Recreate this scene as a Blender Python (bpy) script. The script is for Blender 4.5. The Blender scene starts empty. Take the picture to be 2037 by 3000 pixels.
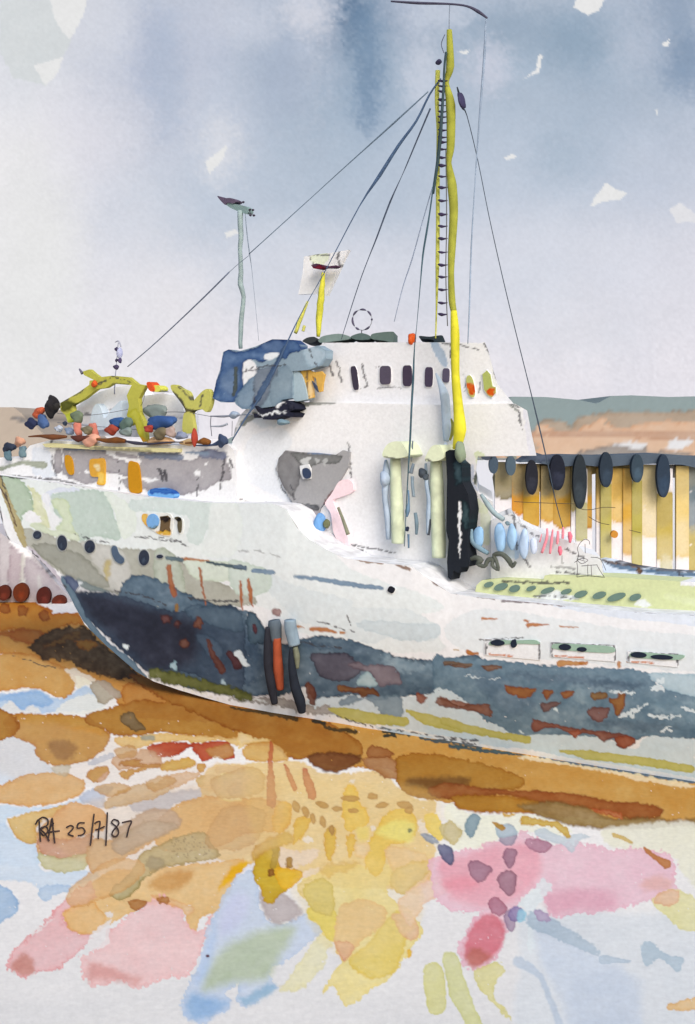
SUN_E=1.2; SKY_E=0.12
import bpy, bmesh, math, random
import numpy as np
from mathutils import Vector
from mathutils.geometry import delaunay_2d_cdt
random.seed(7)
SC = bpy.context.scene
COL = SC.collection
# ---------------------------------------------------------------- camera model
F = 3600.0; CX = 1018.5; HY = 1250.0; EYE = 7.0
EXPO = 0.6
def P(px, py, Y):
    """world point at depth Y seen at photo coordinates"""
    return Vector(((px-CX)/F*Y, Y, EYE-(py-HY)/F*Y))
NRM = Vector((0.564, 0.826, 0.0))            # inward normal of the ship's near side
def Yside(px, off=0.0):
    return (28.88+off*1.21)/(1+0.0001897*(px-CX))
def Q(px, py, off=0.0):
    return P(px, py, Yside(px, off))
REG = dict(M=(0,0,1.2909), F=(0,0,1.0), R1=(0,950,.4436), R2=(550,550,.4436), R3=(1100,900,.3169), R4=(1500,1100,.3403),
           R5=(700,1200,.507), R6=(0,1350,.4436), R7=(700,1700,.4436), R8=(1300,1700,.467),
           T1=(0,0,.6451), T2=(1018,0,.6458), T3=(1000,50,.3169), T4=(0,2000,.4436), T5=(700,2000,.4436),
           T6=(1200,2300,.5304), T7=(0,2400,.4436), T8=(500,2400,.4436))
def Z(r, pts):
    x0, y0, s = REG[r]
    return [(x0+x*s, y0+y*s) for x, y in pts]
def lin(c):
    c = np.asarray(c, dtype=float)/255.0
    return np.where(c <= .04045, c/12.92, ((c+.055)/1.055)**2.4)
GAIN = dict(ground=(.93,.92,.90), wall=(.93,.965,.99), hull=(.88,.925,.965), hill=(.56,.60,.62), pier=(.76,.75,.78), obj=(.82,.86,.90))
# ---------------------------------------------------------------- pigment washes (surface colour of each sheet)
def _h(ix, iy, s):
    n = (ix.astype(np.int64)*374761393 + iy.astype(np.int64)*668265263 + s*974634777) & 0xffffffff
    n = ((n ^ (n >> 13))*1274126177) & 0xffffffff
    return ((n ^ (n >> 16)) & 0xffff)/65535.0
def vn(x, y, s=0):
    ix = np.floor(x); iy = np.floor(y); fx = x-ix; fy = y-iy
    fx = fx*fx*(3-2*fx); fy = fy*fy*(3-2*fy)
    a = _h(ix, iy, s); b = _h(ix+1, iy, s); c = _h(ix, iy+1, s); d = _h(ix+1, iy+1, s)
    return (a*(1-fx)+b*fx)*(1-fy)+(c*(1-fx)+d*fx)*fy
def fbm(x, y, s=0, o=3):
    t = 0; a = .5; n = 0
    for k in range(o):
        t = t+a*vn(x*2**k, y*2**k, s+k*17); n += a; a *= .55
    return t/n
def smooth(pts, n=4):
    out = []; L = len(pts)
    for i in range(L):
        p0, p1, p2, p3 = pts[i-1], pts[i], pts[(i+1) % L], pts[(i+2) % L]
        for k in range(n):
            t = k/n
            out.append(tuple(.5*((2*p1[j])+(-p0[j]+p2[j])*t+(2*p0[j]-5*p1[j]+4*p2[j]-p3[j])*t*t+(-p0[j]+3*p1[j]-3*p2[j]+p3[j])*t**3) for j in (0, 1)))
    return out
def sd_poly(x, y, pts):
    d = np.full(x.shape, 1e18); ins = np.zeros(x.shape, bool)
    L = len(pts)
    for i in range(L):
        ax, ay = pts[i]; bx, by = pts[(i+1) % L]
        ex, ey = bx-ax, by-ay; l2 = ex*ex+ey*ey+1e-9
        t = np.clip(((x-ax)*ex+(y-ay)*ey)/l2, 0, 1)
        d = np.minimum(d, (x-ax-t*ex)**2+(y-ay-t*ey)**2)
        if ay != by:
            c = ((ay > y) != (by > y)) & (x < (bx-ax)*(y-ay)/(by-ay)+ax)
            ins ^= c
    d = np.sqrt(d)
    return np.where(ins, d, -d)
def sd_line(x, y, pts, rs):
    d = np.full(x.shape, -1e18)
    for i in range(len(pts)-1):
        ax, ay = pts[i]; bx, by = pts[i+1]
        ex, ey = bx-ax, by-ay; l2 = ex*ex+ey*ey+1e-9
        t = np.clip(((x-ax)*ex+(y-ay)*ey)/l2, 0, 1)
        r = rs[i]*(1-t)+rs[i+1]*t
        d = np.maximum(d, r-np.sqrt((x-ax-t*ex)**2+(y-ay-t*ey)**2))
    return d
_seed = [0]
def W(r, pts, rgb, a=1.0, soft=2.0, edge=.22, wob=5.0, mott=.11, raw=False):
    """closed wash; region code, outline, colour as seen, strength, softness of edge (px), dark pigment rim"""
    pts = Z(r, pts)
    return dict(t='p', pts=pts if raw else smooth(pts), rgb=rgb, a=a, soft=soft, edge=edge, wob=wob, mott=mott)
def S(r, pts, w, rgb, a=1.0, soft=1.5, edge=.1, wob=3.0, mott=.1, brk=0.0):
    """brush stroke of width w (region units, one value or one per point)"""
    s = REG[r][2]; ws = w if isinstance(w, (list, tuple)) else [w]*len(pts)
    return dict(t='l', pts=Z(r, pts), rs=[q*s/2 for q in ws], rgb=rgb, a=a, soft=soft, edge=edge, wob=wob, mott=mott, brk=brk)
def E(r, cx, cy, rx, ry, rgb, rot=0, **k):
    c, s = math.cos(math.radians(rot)), math.sin(math.radians(rot))
    pts = []
    for i in range(10):
        t = i*math.tau/10; q = 1+.07*math.sin(i*2.3+cx)
        X = rx*math.cos(t)*q; Y = ry*math.sin(t)*q
        pts.append((cx+X*c-Y*s, cy+X*s+Y*c))
    return W(r, pts, rgb, **k)
def INK(r, pts, w=4.0, a=.75, rgb=(62, 60, 66), brk=.45):
    return dict(t='l', pts=Z(r, pts), rs=[w*.72]*len(pts), rgb=rgb, a=min(a*1.15, .9), soft=1.3, edge=0, wob=4.0, mott=0, brk=brk-.06)
def paint(x, y, base, washes, gain=1.0, glaze=0.0, sky=False):
    """returns linear albedo per vertex; x, y photo coordinates of the vertices"""
    n = len(x)
    rgb = np.empty((n, 3)); rgb[:] = lin(base) if np.ndim(base) == 1 else lin(base)
    for k, w in enumerate(washes):
        xs = [p[0] for p in w['pts']]; ys = [p[1] for p in w['pts']]
        m = w['soft']*2+w['wob']*2+4+(max(w['rs']) if 'rs' in w else 0)
        idx = np.nonzero((x > min(xs)-m) & (x < max(xs)+m) & (y > min(ys)-m) & (y < max(ys)+m))[0]
        if not len(idx): continue
        X = x[idx]; Y = y[idx]
        wb = w['wob']
        if wb:
            dx = (fbm(X/22, Y/22, k+3)-.5)*2*wb+(vn(X/7, Y/7, k+9)-.5)*wb*1.3
            dy = (fbm(X/22, Y/22, k+51)-.5)*2*wb+(vn(X/7, Y/7, k+77)-.5)*wb*1.3
        else: dx = dy = 0
        sd = sd_poly(X+dx, Y+dy, w['pts']) if w['t'] == 'p' else sd_line(X+dx, Y+dy, w['pts'], w['rs'])
        if w['soft'] >= 8 and not sky: sd = sd-w['soft']*.5
        al = np.clip(sd/(2*w['soft'])+.5, 0, 1); al = al*al*(3-2*al)*w['a']
        if w.get('brk'):
            al = al*np.clip((fbm(X/9, Y/9, k+5, 2)-w['brk'])*9+.5, 0, 1)
        q = np.ones(len(idx))                          # pigment density: dense rims and pools, thin centres
        if w['edge']:
            q = q+2.6*w['edge']*np.exp(-np.clip(sd-1, 0, None)/max(3.4, w['soft']*.8))-.35*w['edge']
        if w['mott']:
            q = q*(1+w['mott']*(3.2*(fbm(X/55, Y/42, k+31)-.5)+1.3*(fbm(X/12, Y/10, k+61, 2)-.5)))
        c = .8*np.clip(lin(w['rgb'])[None, :]/.8, .002, 1)**np.clip(q, .4, 2.2)[:, None]
        if w['a'] >= .99 and w['t'] == 'p' and not sky and w['edge']:   # a few specks the brush missed
            sp = np.clip((fbm(X/9, Y/6, k+91, 2)-.88)*14, 0, 1); al = al*(1-sp)
        if glaze:                                     # thin pigment lets the layer under it tint it
            c = c*(1-glaze+glaze*np.clip(rgb[idx]/.76, .2, 1.1))
        rgb[idx] = rgb[idx]*(1-al[:, None])+c*al[:, None]
    rgb *= (1+.09*(fbm(x/7, y/7, 400, 2)-.5)+.05*(fbm(x/90, y/70, 410, 2)-.5))[:, None]
    return np.clip(rgb*np.asarray(gain), 0.002, .93)
# ---------------------------------------------------------------- materials
def _mat(name):
    m = bpy.data.materials.new(name); m.use_nodes = True
    nt = m.node_tree; nt.nodes.clear(); return m, nt
def sheet_mat(name, bump=.25, scale=14.0, rough=.92, spec=.15):
    m, nt = _mat(name); N = nt.nodes; L = nt.links
    o = N.new('ShaderNodeOutputMaterial'); b = N.new('ShaderNodeBsdfPrincipled')
    a = N.new('ShaderNodeAttribute'); a.attribute_name = 'pigment'
    t = N.new('ShaderNodeTexCoord'); n = N.new('ShaderNodeTexNoise'); n.inputs['Scale'].default_value = scale; n.inputs['Detail'].default_value = 5
    L.new(t.outputs['Object'], n.inputs['Vector'])
    mr = N.new('ShaderNodeMapRange'); mr.inputs[1].default_value = .25; mr.inputs[2].default_value = .75; mr.inputs[3].default_value = .94; mr.inputs[4].default_value = 1.05
    L.new(n.outputs['Fac'], mr.inputs[0])
    v = N.new('ShaderNodeVectorMath'); v.operation = 'SCALE'
    L.new(a.outputs['Color'], v.inputs[0]); L.new(mr.outputs[0], v.inputs['Scale'])
    L.new(v.outputs[0], b.inputs['Base Color'])
    b.inputs['Roughness'].default_value = rough; b.inputs['Specular IOR Level'].default_value = spec
    bp = N.new('ShaderNodeBump'); bp.inputs['Strength'].default_value = bump; bp.inputs['Distance'].default_value = .02
    L.new(n.outputs['Fac'], bp.inputs['Height']); L.new(bp.outputs[0], b.inputs['Normal'])
    L.new(b.outputs[0], o.inputs[0]); return m
_mc = {}
def pig(rgb, var=.16, scale=3.0, rough=.85, gain=None):
    """plain mottled pigment / paint"""
    if gain is None: gain = GAIN.get('obj', 1.0)
    key = (tuple(rgb), var, scale, rough, tuple(np.ravel(gain)))
    if key in _mc: return _mc[key]
    m, nt = _mat('paint_%d_%d_%d' % tuple(rgb)); N = nt.nodes; L = nt.links
    o = N.new('ShaderNodeOutputMaterial'); b = N.new('ShaderNodeBsdfPrincipled')
    t = N.new('ShaderNodeTexCoord'); n = N.new('ShaderNodeTexNoise'); n.inputs['Scale'].default_value = scale; n.inputs['Detail'].default_value = 6; n.inputs['Distortion'].default_value = .6
    L.new(t.outputs['Object'], n.inputs['Vector'])
    r = N.new('ShaderNodeValToRGB'); c = lin(rgb)*np.asarray(gain)
    hi = np.clip(c*(1+var*1.3)+.012*var, 0, .93); lo = c*(1-var*1.2)
    r.color_ramp.elements[0].position = .3; r.color_ramp.elements[0].color = (*lo, 1)
    r.color_ramp.elements[1].position = .7; r.color_ramp.elements[1].color = (*hi, 1)
    L.new(n.outputs['Fac'], r.inputs[0]); L.new(r.outputs[0], b.inputs['Base Color'])
    b.inputs['Roughness'].default_value = rough; b.inputs['Specular IOR Level'].default_value = .2
    bp = N.new('ShaderNodeBump'); bp.inputs['Strength'].default_value = .1; bp.inputs['Distance'].default_value = .01
    n2 = N.new('ShaderNodeTexNoise'); n2.inputs['Scale'].default_value = 20; L.new(t.outputs['Object'], n2.inputs['Vector'])
    L.new(n2.outputs['Fac'], bp.inputs['Height']); L.new(bp.outputs[0], b.inputs['Normal'])
    L.new(b.outputs[0], o.inputs[0]); _mc[key] = m; return m
# ---------------------------------------------------------------- objects
_org = {}
def tag(o, label=None, cat=None, group=None, kind=None):
    if label: o['label'] = label
    if cat: o['category'] = cat
    if group: o['group'] = group
    if kind: o['kind'] = kind
    return o
def empty(name, loc):
    o = bpy.data.objects.new(name, None); COL.objects.link(o); o.location = loc; o.empty_display_size = .3
    _org[o.name] = Vector(loc); return o
def link(name, verts, faces, mat, parent=None, origin=None, cols=None, smooth_=False):
    """link one mesh object; verts in world space"""
    if parent is not None: org = _org[parent.name]
    else:
        org = Vector(origin) if origin is not None else Vector((0, 0, 0))
    v = np.array([tuple(p) for p in verts], dtype=np.float32) if not isinstance(verts, np.ndarray) else verts.astype(np.float32)
    v = v-np.array(org, dtype=np.float32)
    me = bpy.data.meshes.new(name)
    if isinstance(faces, np.ndarray):
        nf, k = faces.shape
        me.vertices.add(len(v)); me.vertices.foreach_set('co', v.ravel())
        me.loops.add(nf*k); me.loops.foreach_set('vertex_index', faces.astype(np.int32).ravel())
        me.polygons.add(nf); me.polygons.foreach_set('loop_start', (np.arange(nf)*k).astype(np.int32))
        me.polygons.foreach_set('loop_total', np.full(nf, k, dtype=np.int32))
        me.update(calc_edges=True); me.validate()
    else:
        me.from_pydata(v.tolist(), [], faces); me.update()
    if cols is not None:
        at = me.color_attributes.new('pigment', 'FLOAT_COLOR', 'POINT')
        c4 = np.ones((len(v), 4), dtype=np.float32); c4[:, :3] = cols
        at.data.foreach_set('color', c4.ravel())
    if smooth_: me.polygons.foreach_set('use_smooth', np.ones(len(me.polygons), dtype=bool))
    if mat: me.materials.append(mat)
    o = bpy.data.objects.new(name, me); COL.objects.link(o)
    if parent is not None: o.parent = parent; _org[o.name] = org
    else: o.location = org; _org[o.name] = org
    return o
def fix(vs, fs):
    bm = bmesh.new()
    bv = [bm.verts.new(v) for v in vs]
    for f in fs:
        try: bm.faces.new([bv[i] for i in f])
        except ValueError: pass
    bmesh.ops.recalc_face_normals(bm, faces=bm.faces)
    bm.verts.index_update()
    vs = [v.co.copy() for v in bm.verts]; fs = [[v.index for v in f.verts] for f in bm.faces]
    bm.free(); return vs, fs
def in_poly(x, y, pts): return sd_poly(x, y, pts)
SHEET = {}
def slab(name, outline, mapf, ext, base, washes=(), step=6.0, parent=None, origin=None, gain=1.0, rough=.92, bevel=0, mat=None):
    """solid body: traced front outline (photo coords) placed by mapf, extruded by the world vector ext; front densely meshed to carry its pigment"""
    o2 = []
    L = len(outline)
    for i in range(L):                                  # subdivide the outline
        a, b = outline[i], outline[(i+1) % L]
        n = max(1, int(math.hypot(b[0]-a[0], b[1]-a[1])/(step*1.6)))
        for k in range(n): o2.append((a[0]+(b[0]-a[0])*k/n, a[1]+(b[1]-a[1])*k/n))
    xs = [p[0] for p in o2]; ys = [p[1] for p in o2]
    gx, gy = np.meshgrid(np.arange(min(xs), max(xs), step), np.arange(min(ys), max(ys), step))
    gx = gx.ravel(); gy = gy.ravel()
    k = sd_poly(gx, gy, o2) > step*.45
    gx = gx[k]; gy = gy[k]
    pts = [Vector(p) for p in o2]+[Vector((float(a), float(b))) for a, b in zip(gx, gy)]
    no = len(o2)
    vc, _, tri, _, _, _ = delaunay_2d_cdt(pts, [], [list(range(no))], 1, 1e-4)
    nv = len(vc)
    vx = np.array([p.x for p in vc]); vy = np.array([p.y for p in vc])
    # boundary edges
    cnt = {}
    for f in tri:
        for i in range(len(f)):
            a, b = f[i], f[(i+1) % len(f)]
            cnt[(min(a, b), max(a, b))] = cnt.get((min(a, b), max(a, b)), 0)+1
    bedge = [e for e, c in cnt.items() if c == 1]
    bv = sorted({v for e in bedge for v in e}); bi = {v: nv+i for i, v in enumerate(bv)}
    V = [mapf(p.x, p.y) for p in vc]+[mapf(vc[v].x, vc[v].y)+ext for v in bv]
    cols = paint(np.concatenate([vx, vx[bv]]), np.concatenate([vy, vy[bv]]), base, washes, gain)
    Fc = [list(f) for f in tri]+[[a, b, bi[b], bi[a]] for a, b in bedge]
    # back: triangulate boundary loop coarsely with the same outline
    bp = [Vector((vc[v].x, vc[v].y)) for v in bv]; pos = {v: i for i, v in enumerate(bv)}
    v2, _, t2, _, _, _ = delaunay_2d_cdt(bp, [(pos[a], pos[b]) for a, b in bedge], [], 1, 1e-4)
    if len(v2) == len(bp): Fc += [[nv+i for i in f] for f in t2]
    V, Fc = fix(V, Fc)
    if mat is None:
        if rough not in SHEET: SHEET[rough] = sheet_mat('washed_paint', rough=rough)
        mat = SHEET[rough]
    return link(name, V, Fc, mat, parent, origin, cols)
def tube_geo(pts, rs, n=8, cap=True):
    V = []; Fc = []
    pts = [Vector(p) for p in pts]
    up = None
    for i, p in enumerate(pts):
        d = (pts[min(i+1, len(pts)-1)]-pts[max(i-1, 0)]).normalized()
        if up is None: up = d.orthogonal().normalized()
        u = (up-d*up.dot(d)).normalized(); up = u; w = d.cross(u)
        for k in range(n):
            t = k*math.tau/n; V.append(p+(u*math.cos(t)+w*math.sin(t))*rs[i])
    for i in range(len(pts)-1):
        for k in range(n):
            a = i*n+k; b = i*n+(k+1) % n; Fc.append([a, b, b+n, a+n])
    if cap: Fc.append(list(range(n))[::-1]); Fc.append([(len(pts)-1)*n+k for k in range(n)])
    return V, Fc
def resample(pts, ws, n):
    out = []; wo = []
    for i in range(len(pts)-1):
        for k in range(n):
            t = k/n; p0 = pts[max(i-1, 0)]; p1 = pts[i]; p2 = pts[i+1]; p3 = pts[min(i+2, len(pts)-1)]
            out.append(tuple(.5*((2*p1[j])+(-p0[j]+p2[j])*t+(2*p0[j]-5*p1[j]+4*p2[j]-p3[j])*t*t+(-p0[j]+3*p1[j]-3*p2[j]+p3[j])*t**3) for j in (0, 1)))
            wo.append(ws[i]*(1-t)+ws[i+1]*t)
    out.append(tuple(pts[-1])); wo.append(ws[-1]); return out, wo
def tube(name, r, pts, w, rgb, off=0.0, parent=None, n=8, sub=4, offs=None, origin=None, mapf=None, jit=0, gain=None, mat=None, rough=.85):
    """round bar drawn through photo points; w width in region units"""
    s = REG[r][2]; ws = list(w) if isinstance(w, (list, tuple)) else [w]*len(pts)
    pp, ww = resample(Z(r, pts), [q*s/2 for q in ws], sub)
    fo = []
    for i in range(len(pp)):
        if offs: t = i/sub; a = int(min(t, len(offs)-2)); fo.append(offs[a]+(offs[a+1]-offs[a])*(t-a))
        else: fo.append(off)
    V3 = []; R = []
    for (x, y), q, f in zip(pp, ww, fo):
        if jit: x += random.uniform(-jit, jit)
        p = mapf(x, y) if mapf else Q(x, y, f)
        V3.append(p); R.append(max(q, .35)*p.y/F)
    V, Fc = tube_geo(V3, R, n)
    return link(name, V, Fc, mat or pig(rgb, gain=gain, rough=rough), parent, origin, smooth_=True)
def blob(name, r, cx, cy, rx, ry, rgb, off=0.0, parent=None, depth=None, rot=0, lump=.12, origin=None, mapf=None, sub=3, mat=None, rough=.85, square=0.0):
    """lumpy rounded body"""
    s = REG[r][2]; (X, Y), = Z(r, [(cx, cy)])
    c = mapf(X, Y) if mapf else Q(X, Y, off); k = c.y/F*s
    rx *= k; ry *= k; dz = (depth if depth else (rx+ry)/2)
    bm = bmesh.new(); bmesh.ops.create_icosphere(bm, subdivisions=sub, radius=1)
    T = Vector((NRM.y, -NRM.x, 0)); ca, sa = math.cos(math.radians(-rot)), math.sin(math.radians(-rot))
    sd = random.random()*50
    for v in bm.verts:
        q = v.co
        f = 1+lump*(math.sin(q.x*3.1+sd)*math.cos(q.z*2.7+sd*2)+.6*math.sin(q.y*5+q.z*4+sd*3))
        x, y, z = q.x*f, q.y*f, q.z*f
        if square: 
            m = max(abs(x), abs(z), 1e-6); ln = math.hypot(x, z); g = 1+square*(ln/m-1); x *= g; z *= g
        x, z = x*rx, z*ry
        x, z = x*ca-z*sa, x*sa+z*ca
        v.co = c+T*x+Vector((0, 0, 1))*z+NRM*(y*dz)
    V = [v.co.copy() for v in bm.verts]; Fc = [[v.index for v in f.verts] for f in bm.faces]; bm.free()
    return link(name, V, Fc, mat or pig(rgb, rough=rough), parent, origin, smooth_=True)
# ================================================================ SETTING
def grid_mesh(name, xs, ys, mapf, base, washes, mat, kind, gain=1.0, dz=None, glaze=0.0):
    gx, gy = np.meshgrid(xs, ys); nx, ny = len(xs), len(ys)
    X = gx.ravel(); Y = gy.ravel()
    V = mapf(X, Y)
    if dz is not None: V[:, 2] += dz(V[:, 0], V[:, 1])
    i = np.arange(nx*ny).reshape(ny, nx)
    Fq = np.stack([i[:-1, :-1].ravel(), i[1:, :-1].ravel(), i[1:, 1:].ravel(), i[:-1, 1:].ravel()], 1)
    b = base(X, Y) if callable(base) else base
    c = paint(X, Y, b, washes, gain, glaze, name == 'sky')
    o = link(name, V, Fq, mat, cols=c, smooth_=True)
    if kind: o['kind'] = kind
    return o
PAPER = (229, 226, 224)
GW = []
g = GW.append
OC = (186, 130, 56)
# pale wet areas first
g(W('T4', [(-200,60),(0,70),(150,70),(230,40),(300,70),(400,110),(520,40),(580,20),(640,80),(690,150),(560,190),(400,190),(370,200),(200,200),(0,215),(-200,230)], (186,205,226), soft=4))
g(W('T4', [(0,95),(60,80),(230,60),(350,110),(300,160),(220,150),(150,190),(90,130),(0,110)], (158,188,220), soft=5))
g(W('T4', [(-200,240),(0,240),(60,330),(200,400),(330,540),(350,600),(150,640),(0,680),(-200,690)], (213,220,228), soft=6))
g(W('T4', [(0,810),(200,830),(430,800),(480,780),(600,760),(560,800),(430,815),(250,850),(60,900),(70,1000),(150,1060),(240,1060),(250,1200),(0,1200),(-200,1200),(-200,810)], (200,215,228), soft=6))
g(W('T4', [(540,740),(700,680),(750,700),(700,790),(1100,720),(1440,700),(1450,760),(1150,800),(1150,850),(900,850),(840,800),(700,830),(550,790)], (188,194,207), soft=4))
g(W('T7', [(-200,0),(70,60),(100,130),(240,160),(250,250),(270,330),(400,350),(600,340),(640,380),(480,430),(330,480),(200,420),(0,400),(-200,400)], (204,216,227), soft=5))
g(W('T7', [(-100,430),(40,450),(120,540),(110,620),(40,660),(0,700),(-100,720)], (165,188,212), soft=2.5))
g(W('T7', [(255,480),(320,430),(480,440),(460,470),(350,500),(330,540),(280,530)], (188,204,220)))
g(W('T4', [(370,205),(400,150),(560,80),(620,90),(700,180),(550,215)], (236,231,224), edge=0))
g(W('T4', [(-20,215),(60,120),(110,150),(150,190),(210,150),(270,205),(120,215)], (232,228,222), edge=0))
# ochre shore under the bow
g(W('R6', [(-250,925),(0,930),(150,925),(330,980),(360,1010),(560,1010),(640,1080),(790,1200),(980,1380),(1200,1500),(1400,1560),(1600,1600),(1600,1720),(1300,1720),(900,1691),(780,1600),(640,1470),(450,1400),(300,1330),(120,1280),(0,1270),(-250,1270)], (190,132,58)))
g(W('R6', [(-250,930),(0,930),(170,915),(330,985),(350,1010),(520,1010),(550,1080),(420,1090),(280,1150),(100,1110),(0,1130),(-250,1130)], (192,128,42), edge=.2))
g(W('R6', [(-250,1150),(0,1130),(200,1110),(300,1160),(260,1215),(150,1210),(0,1150)], (168,102,38), soft=5))
g(W('R6', [(-250,1275),(0,1280),(130,1265),(300,1310),(450,1380),(500,1450),(490,1530),(400,1575),(330,1540),(200,1500),(0,1520),(-250,1540)], (198,148,78), edge=.2))
g(W('R6', [(430,1380),(500,1378),(620,1440),(580,1480),(500,1500),(480,1430)], (233,225,205), edge=0))
g(W('R6', [(600,1480),(680,1450),(760,1500),(810,1560),(740,1580),(660,1610)], (178,168,150)))
g(W('R6', [(800,1510),(900,1460),(1040,1530),(1160,1570),(1300,1540),(1400,1570),(1250,1640),(900,1640),(820,1600)], (188,132,60)))
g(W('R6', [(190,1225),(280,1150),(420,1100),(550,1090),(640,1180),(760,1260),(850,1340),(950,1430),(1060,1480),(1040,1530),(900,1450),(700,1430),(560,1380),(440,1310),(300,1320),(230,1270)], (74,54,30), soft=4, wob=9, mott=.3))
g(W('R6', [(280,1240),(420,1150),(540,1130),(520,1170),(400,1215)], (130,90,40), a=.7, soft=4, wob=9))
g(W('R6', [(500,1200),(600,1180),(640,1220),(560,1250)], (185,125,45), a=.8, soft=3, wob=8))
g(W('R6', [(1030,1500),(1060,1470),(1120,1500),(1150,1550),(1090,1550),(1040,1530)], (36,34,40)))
for cx, cy in ((35,975),(150,995),(290,1025),(-90,970)): g(E('R6', cx, cy, 38, 36, (160,98,36)))
g(INK('R6', [(80,1290),(200,1320),(280,1355),(400,1370)], 3))
# big blobs left
g(W('T4', [(30,250),(80,215),(250,210),(450,215),(600,240),(720,330),(700,430),(600,500),(440,545),(330,540),(250,490),(220,410),(120,370),(50,320)], (184,133,56), edge=.22))
g(W('T4', [(340,300),(600,290),(700,350),(520,330),(420,310)], (205,148,52), soft=8, a=.8, edge=0))
g(W('T4', [(300,400),(420,370),(520,420),(480,500),(380,510)], (146,102,40), soft=9, edge=0))
g(W('T4', [(555,240),(620,200),(800,150),(950,110),(1080,130),(1200,80),(1400,70),(1600,180),(1600,370),(1300,350),(1060,330),(900,350),(750,345),(700,310),(600,290)], (170,118,46), edge=.2))
g(W('T4', [(1180,110),(1280,75),(1390,95),(1500,210),(1470,240),(1300,170)], (208,168,95)))
g(W('T4', [(790,220),(850,190),(900,230),(960,290),(950,320),(870,310),(820,270)], (124,104,70)))
g(W('T4', [(760,355),(900,355),(1060,335),(1500,360),(1600,370),(1600,420),(1450,380),(1280,400),(1200,385),(980,410),(900,440),(780,400)], (220,188,128)))
g(S('T4', [(950,360),(1010,365)], 35, (165,165,150), soft=4))
g(W('T4', [(975,420),(1050,400),(1200,390),(1280,405),(1430,378),(1520,400),(1550,480),(1500,510),(1430,490),(1350,520),(1290,470),(1255,430),(1160,490),(1080,500),(1000,480)], (176,76,48), edge=.2))
g(W('T4', [(580,540),(620,500),(740,460),(745,490),(680,520),(600,545)], (200,205,215)))
g(W('T4', [(745,490),(820,460),(960,440),(1050,490),(1060,550),(900,560),(800,575),(740,530)], (204,168,138)))
g(W('T4', [(780,540),(850,505),(940,510),(930,535),(1050,530),(1050,560),(900,560)], (184,134,58)))
g(W('T4', [(800,580),(1050,545),(880,600),(850,645),(800,620)], (196,152,82)))
g(W('T4', [(570,600),(650,550),(710,550),(720,600),(660,655),(600,650)], (192,145,72)))
g(W('T4', [(640,640),(715,580),(710,620),(660,657)], (212,180,155)))
g(W('T4', [(1060,560),(1100,525),(1220,500),(1290,515),(1280,560),(1150,580),(1070,585)], (204,164,76)))
g(E('T4', 1332, 563, 32, 28, (200,155,80)))
g(W('T4', [(1430,560),(1600,540),(1600,600),(1440,600)], (196,152,92)))
g(W('T4', [(-150,690),(0,680),(150,610),(350,590),(480,610),(560,660),(530,740),(400,790),(200,820),(50,800),(-100,775)], (212,170,116), edge=.2))
g(W('T4', [(350,550),(460,545),(455,600),(410,615),(360,600)], (190,185,165), a=.8))
g(W('T4', [(690,800),(740,740),(850,690),(1000,660),(1150,670),(1150,700),(1040,755),(950,780),(720,830)], (200,174,140)))
g(W('T4', [(1040,660),(1130,610),(1300,590),(1300,630),(1150,690)], (213,182,152)))
g(W('T4', [(1310,680),(1320,620),(1460,615),(1430,690),(1400,720)], (208,178,120)))
g(W('T4', [(60,900),(250,850),(430,810),(400,870),(300,900),(240,960),(240,1055),(150,1055),(90,1000)], (211,178,116)))
# tan field centre
g(W('T5', [(-200,560),(0,540),(250,520),(400,520),(560,600),(750,600),(950,580),(1050,700),(1200,780),(1290,780),(1300,860),(1250,1000),(1300,1100),(1250,1320),(1150,1353),(700,1353),(300,1250),(0,1200),(-200,1100),(-250,800)], (224,198,148), soft=4, edge=.08))
g(W('T5', [(-300,760),(0,770),(250,780),(340,850),(330,960),(240,990),(60,1000),(-200,1100),(-500,1110),(-560,930)], (214,172,112), edge=.15))
g(W('T4', [(1440,620),(1520,600),(1600,640),(1600,780),(1460,780),(1450,700)], (232,220,170), soft=4))
g(W('T4', [(1490,700),(1578,660),(1640,700),(1578,750),(1500,740)], (210,188,150), soft=3))
g(W('T4', [(870,900),(1000,830),(1150,850),(1200,940),(1050,1010),(900,1080),(780,1120),(740,1000)], (186,166,150), soft=4))
g(W('T4', [(240,1050),(270,950),(340,890),(450,800),(560,800),(690,850),(700,960),(600,990),(450,1040),(300,1127),(250,1127)], (216,170,120), edge=.18))
g(W('T7', [(245,170),(260,120),(450,130),(600,100),(610,200),(500,250),(380,260),(280,230)], (196,152,126), edge=.2))
g(W('T7', [(255,210),(330,245),(450,250),(580,220),(570,320),(500,345),(400,352),(300,330),(260,280)], (194,188,148)))
g(W('T7', [(570,200),(620,130),(750,130),(900,100),(1000,110),(1150,60),(1000,150),(820,270),(700,320),(620,350),(580,310)], (206,172,132)))
g(W('T7', [(740,150),(870,60),(1000,10),(1180,50),(900,190),(800,240)], (182,168,152), soft=4))
g(W('T7', [(600,420),(760,330),(960,340),(1100,310),(1450,280),(1600,255),(1600,340),(1540,430),(1450,600),(1330,650),(1300,740),(1240,710),(1230,640),(1270,560),(1200,590),(1000,560),(830,640),(730,700),(620,760),(500,750),(440,690),(430,600),(600,500)], (222,186,130), edge=.14))
g(W('T7', [(960,430),(1100,330),(1300,330),(1200,470),(1050,480)], (204,160,100), soft=12, edge=0))
g(W('T7', [(725,500),(760,440),(860,350),(900,270),(950,210),(1050,170),(1180,110),(1290,85),(1360,100),(1400,160),(1450,220),(1440,260),(1200,300),(1050,330),(960,400),(900,470),(830,520),(770,525)], (176,166,124), edge=.42, mott=.15))
g(W('T7', [(960,300),(1000,240),(1090,280),(1060,330),(1000,330)], (135,135,115), a=.7, soft=5))
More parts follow.
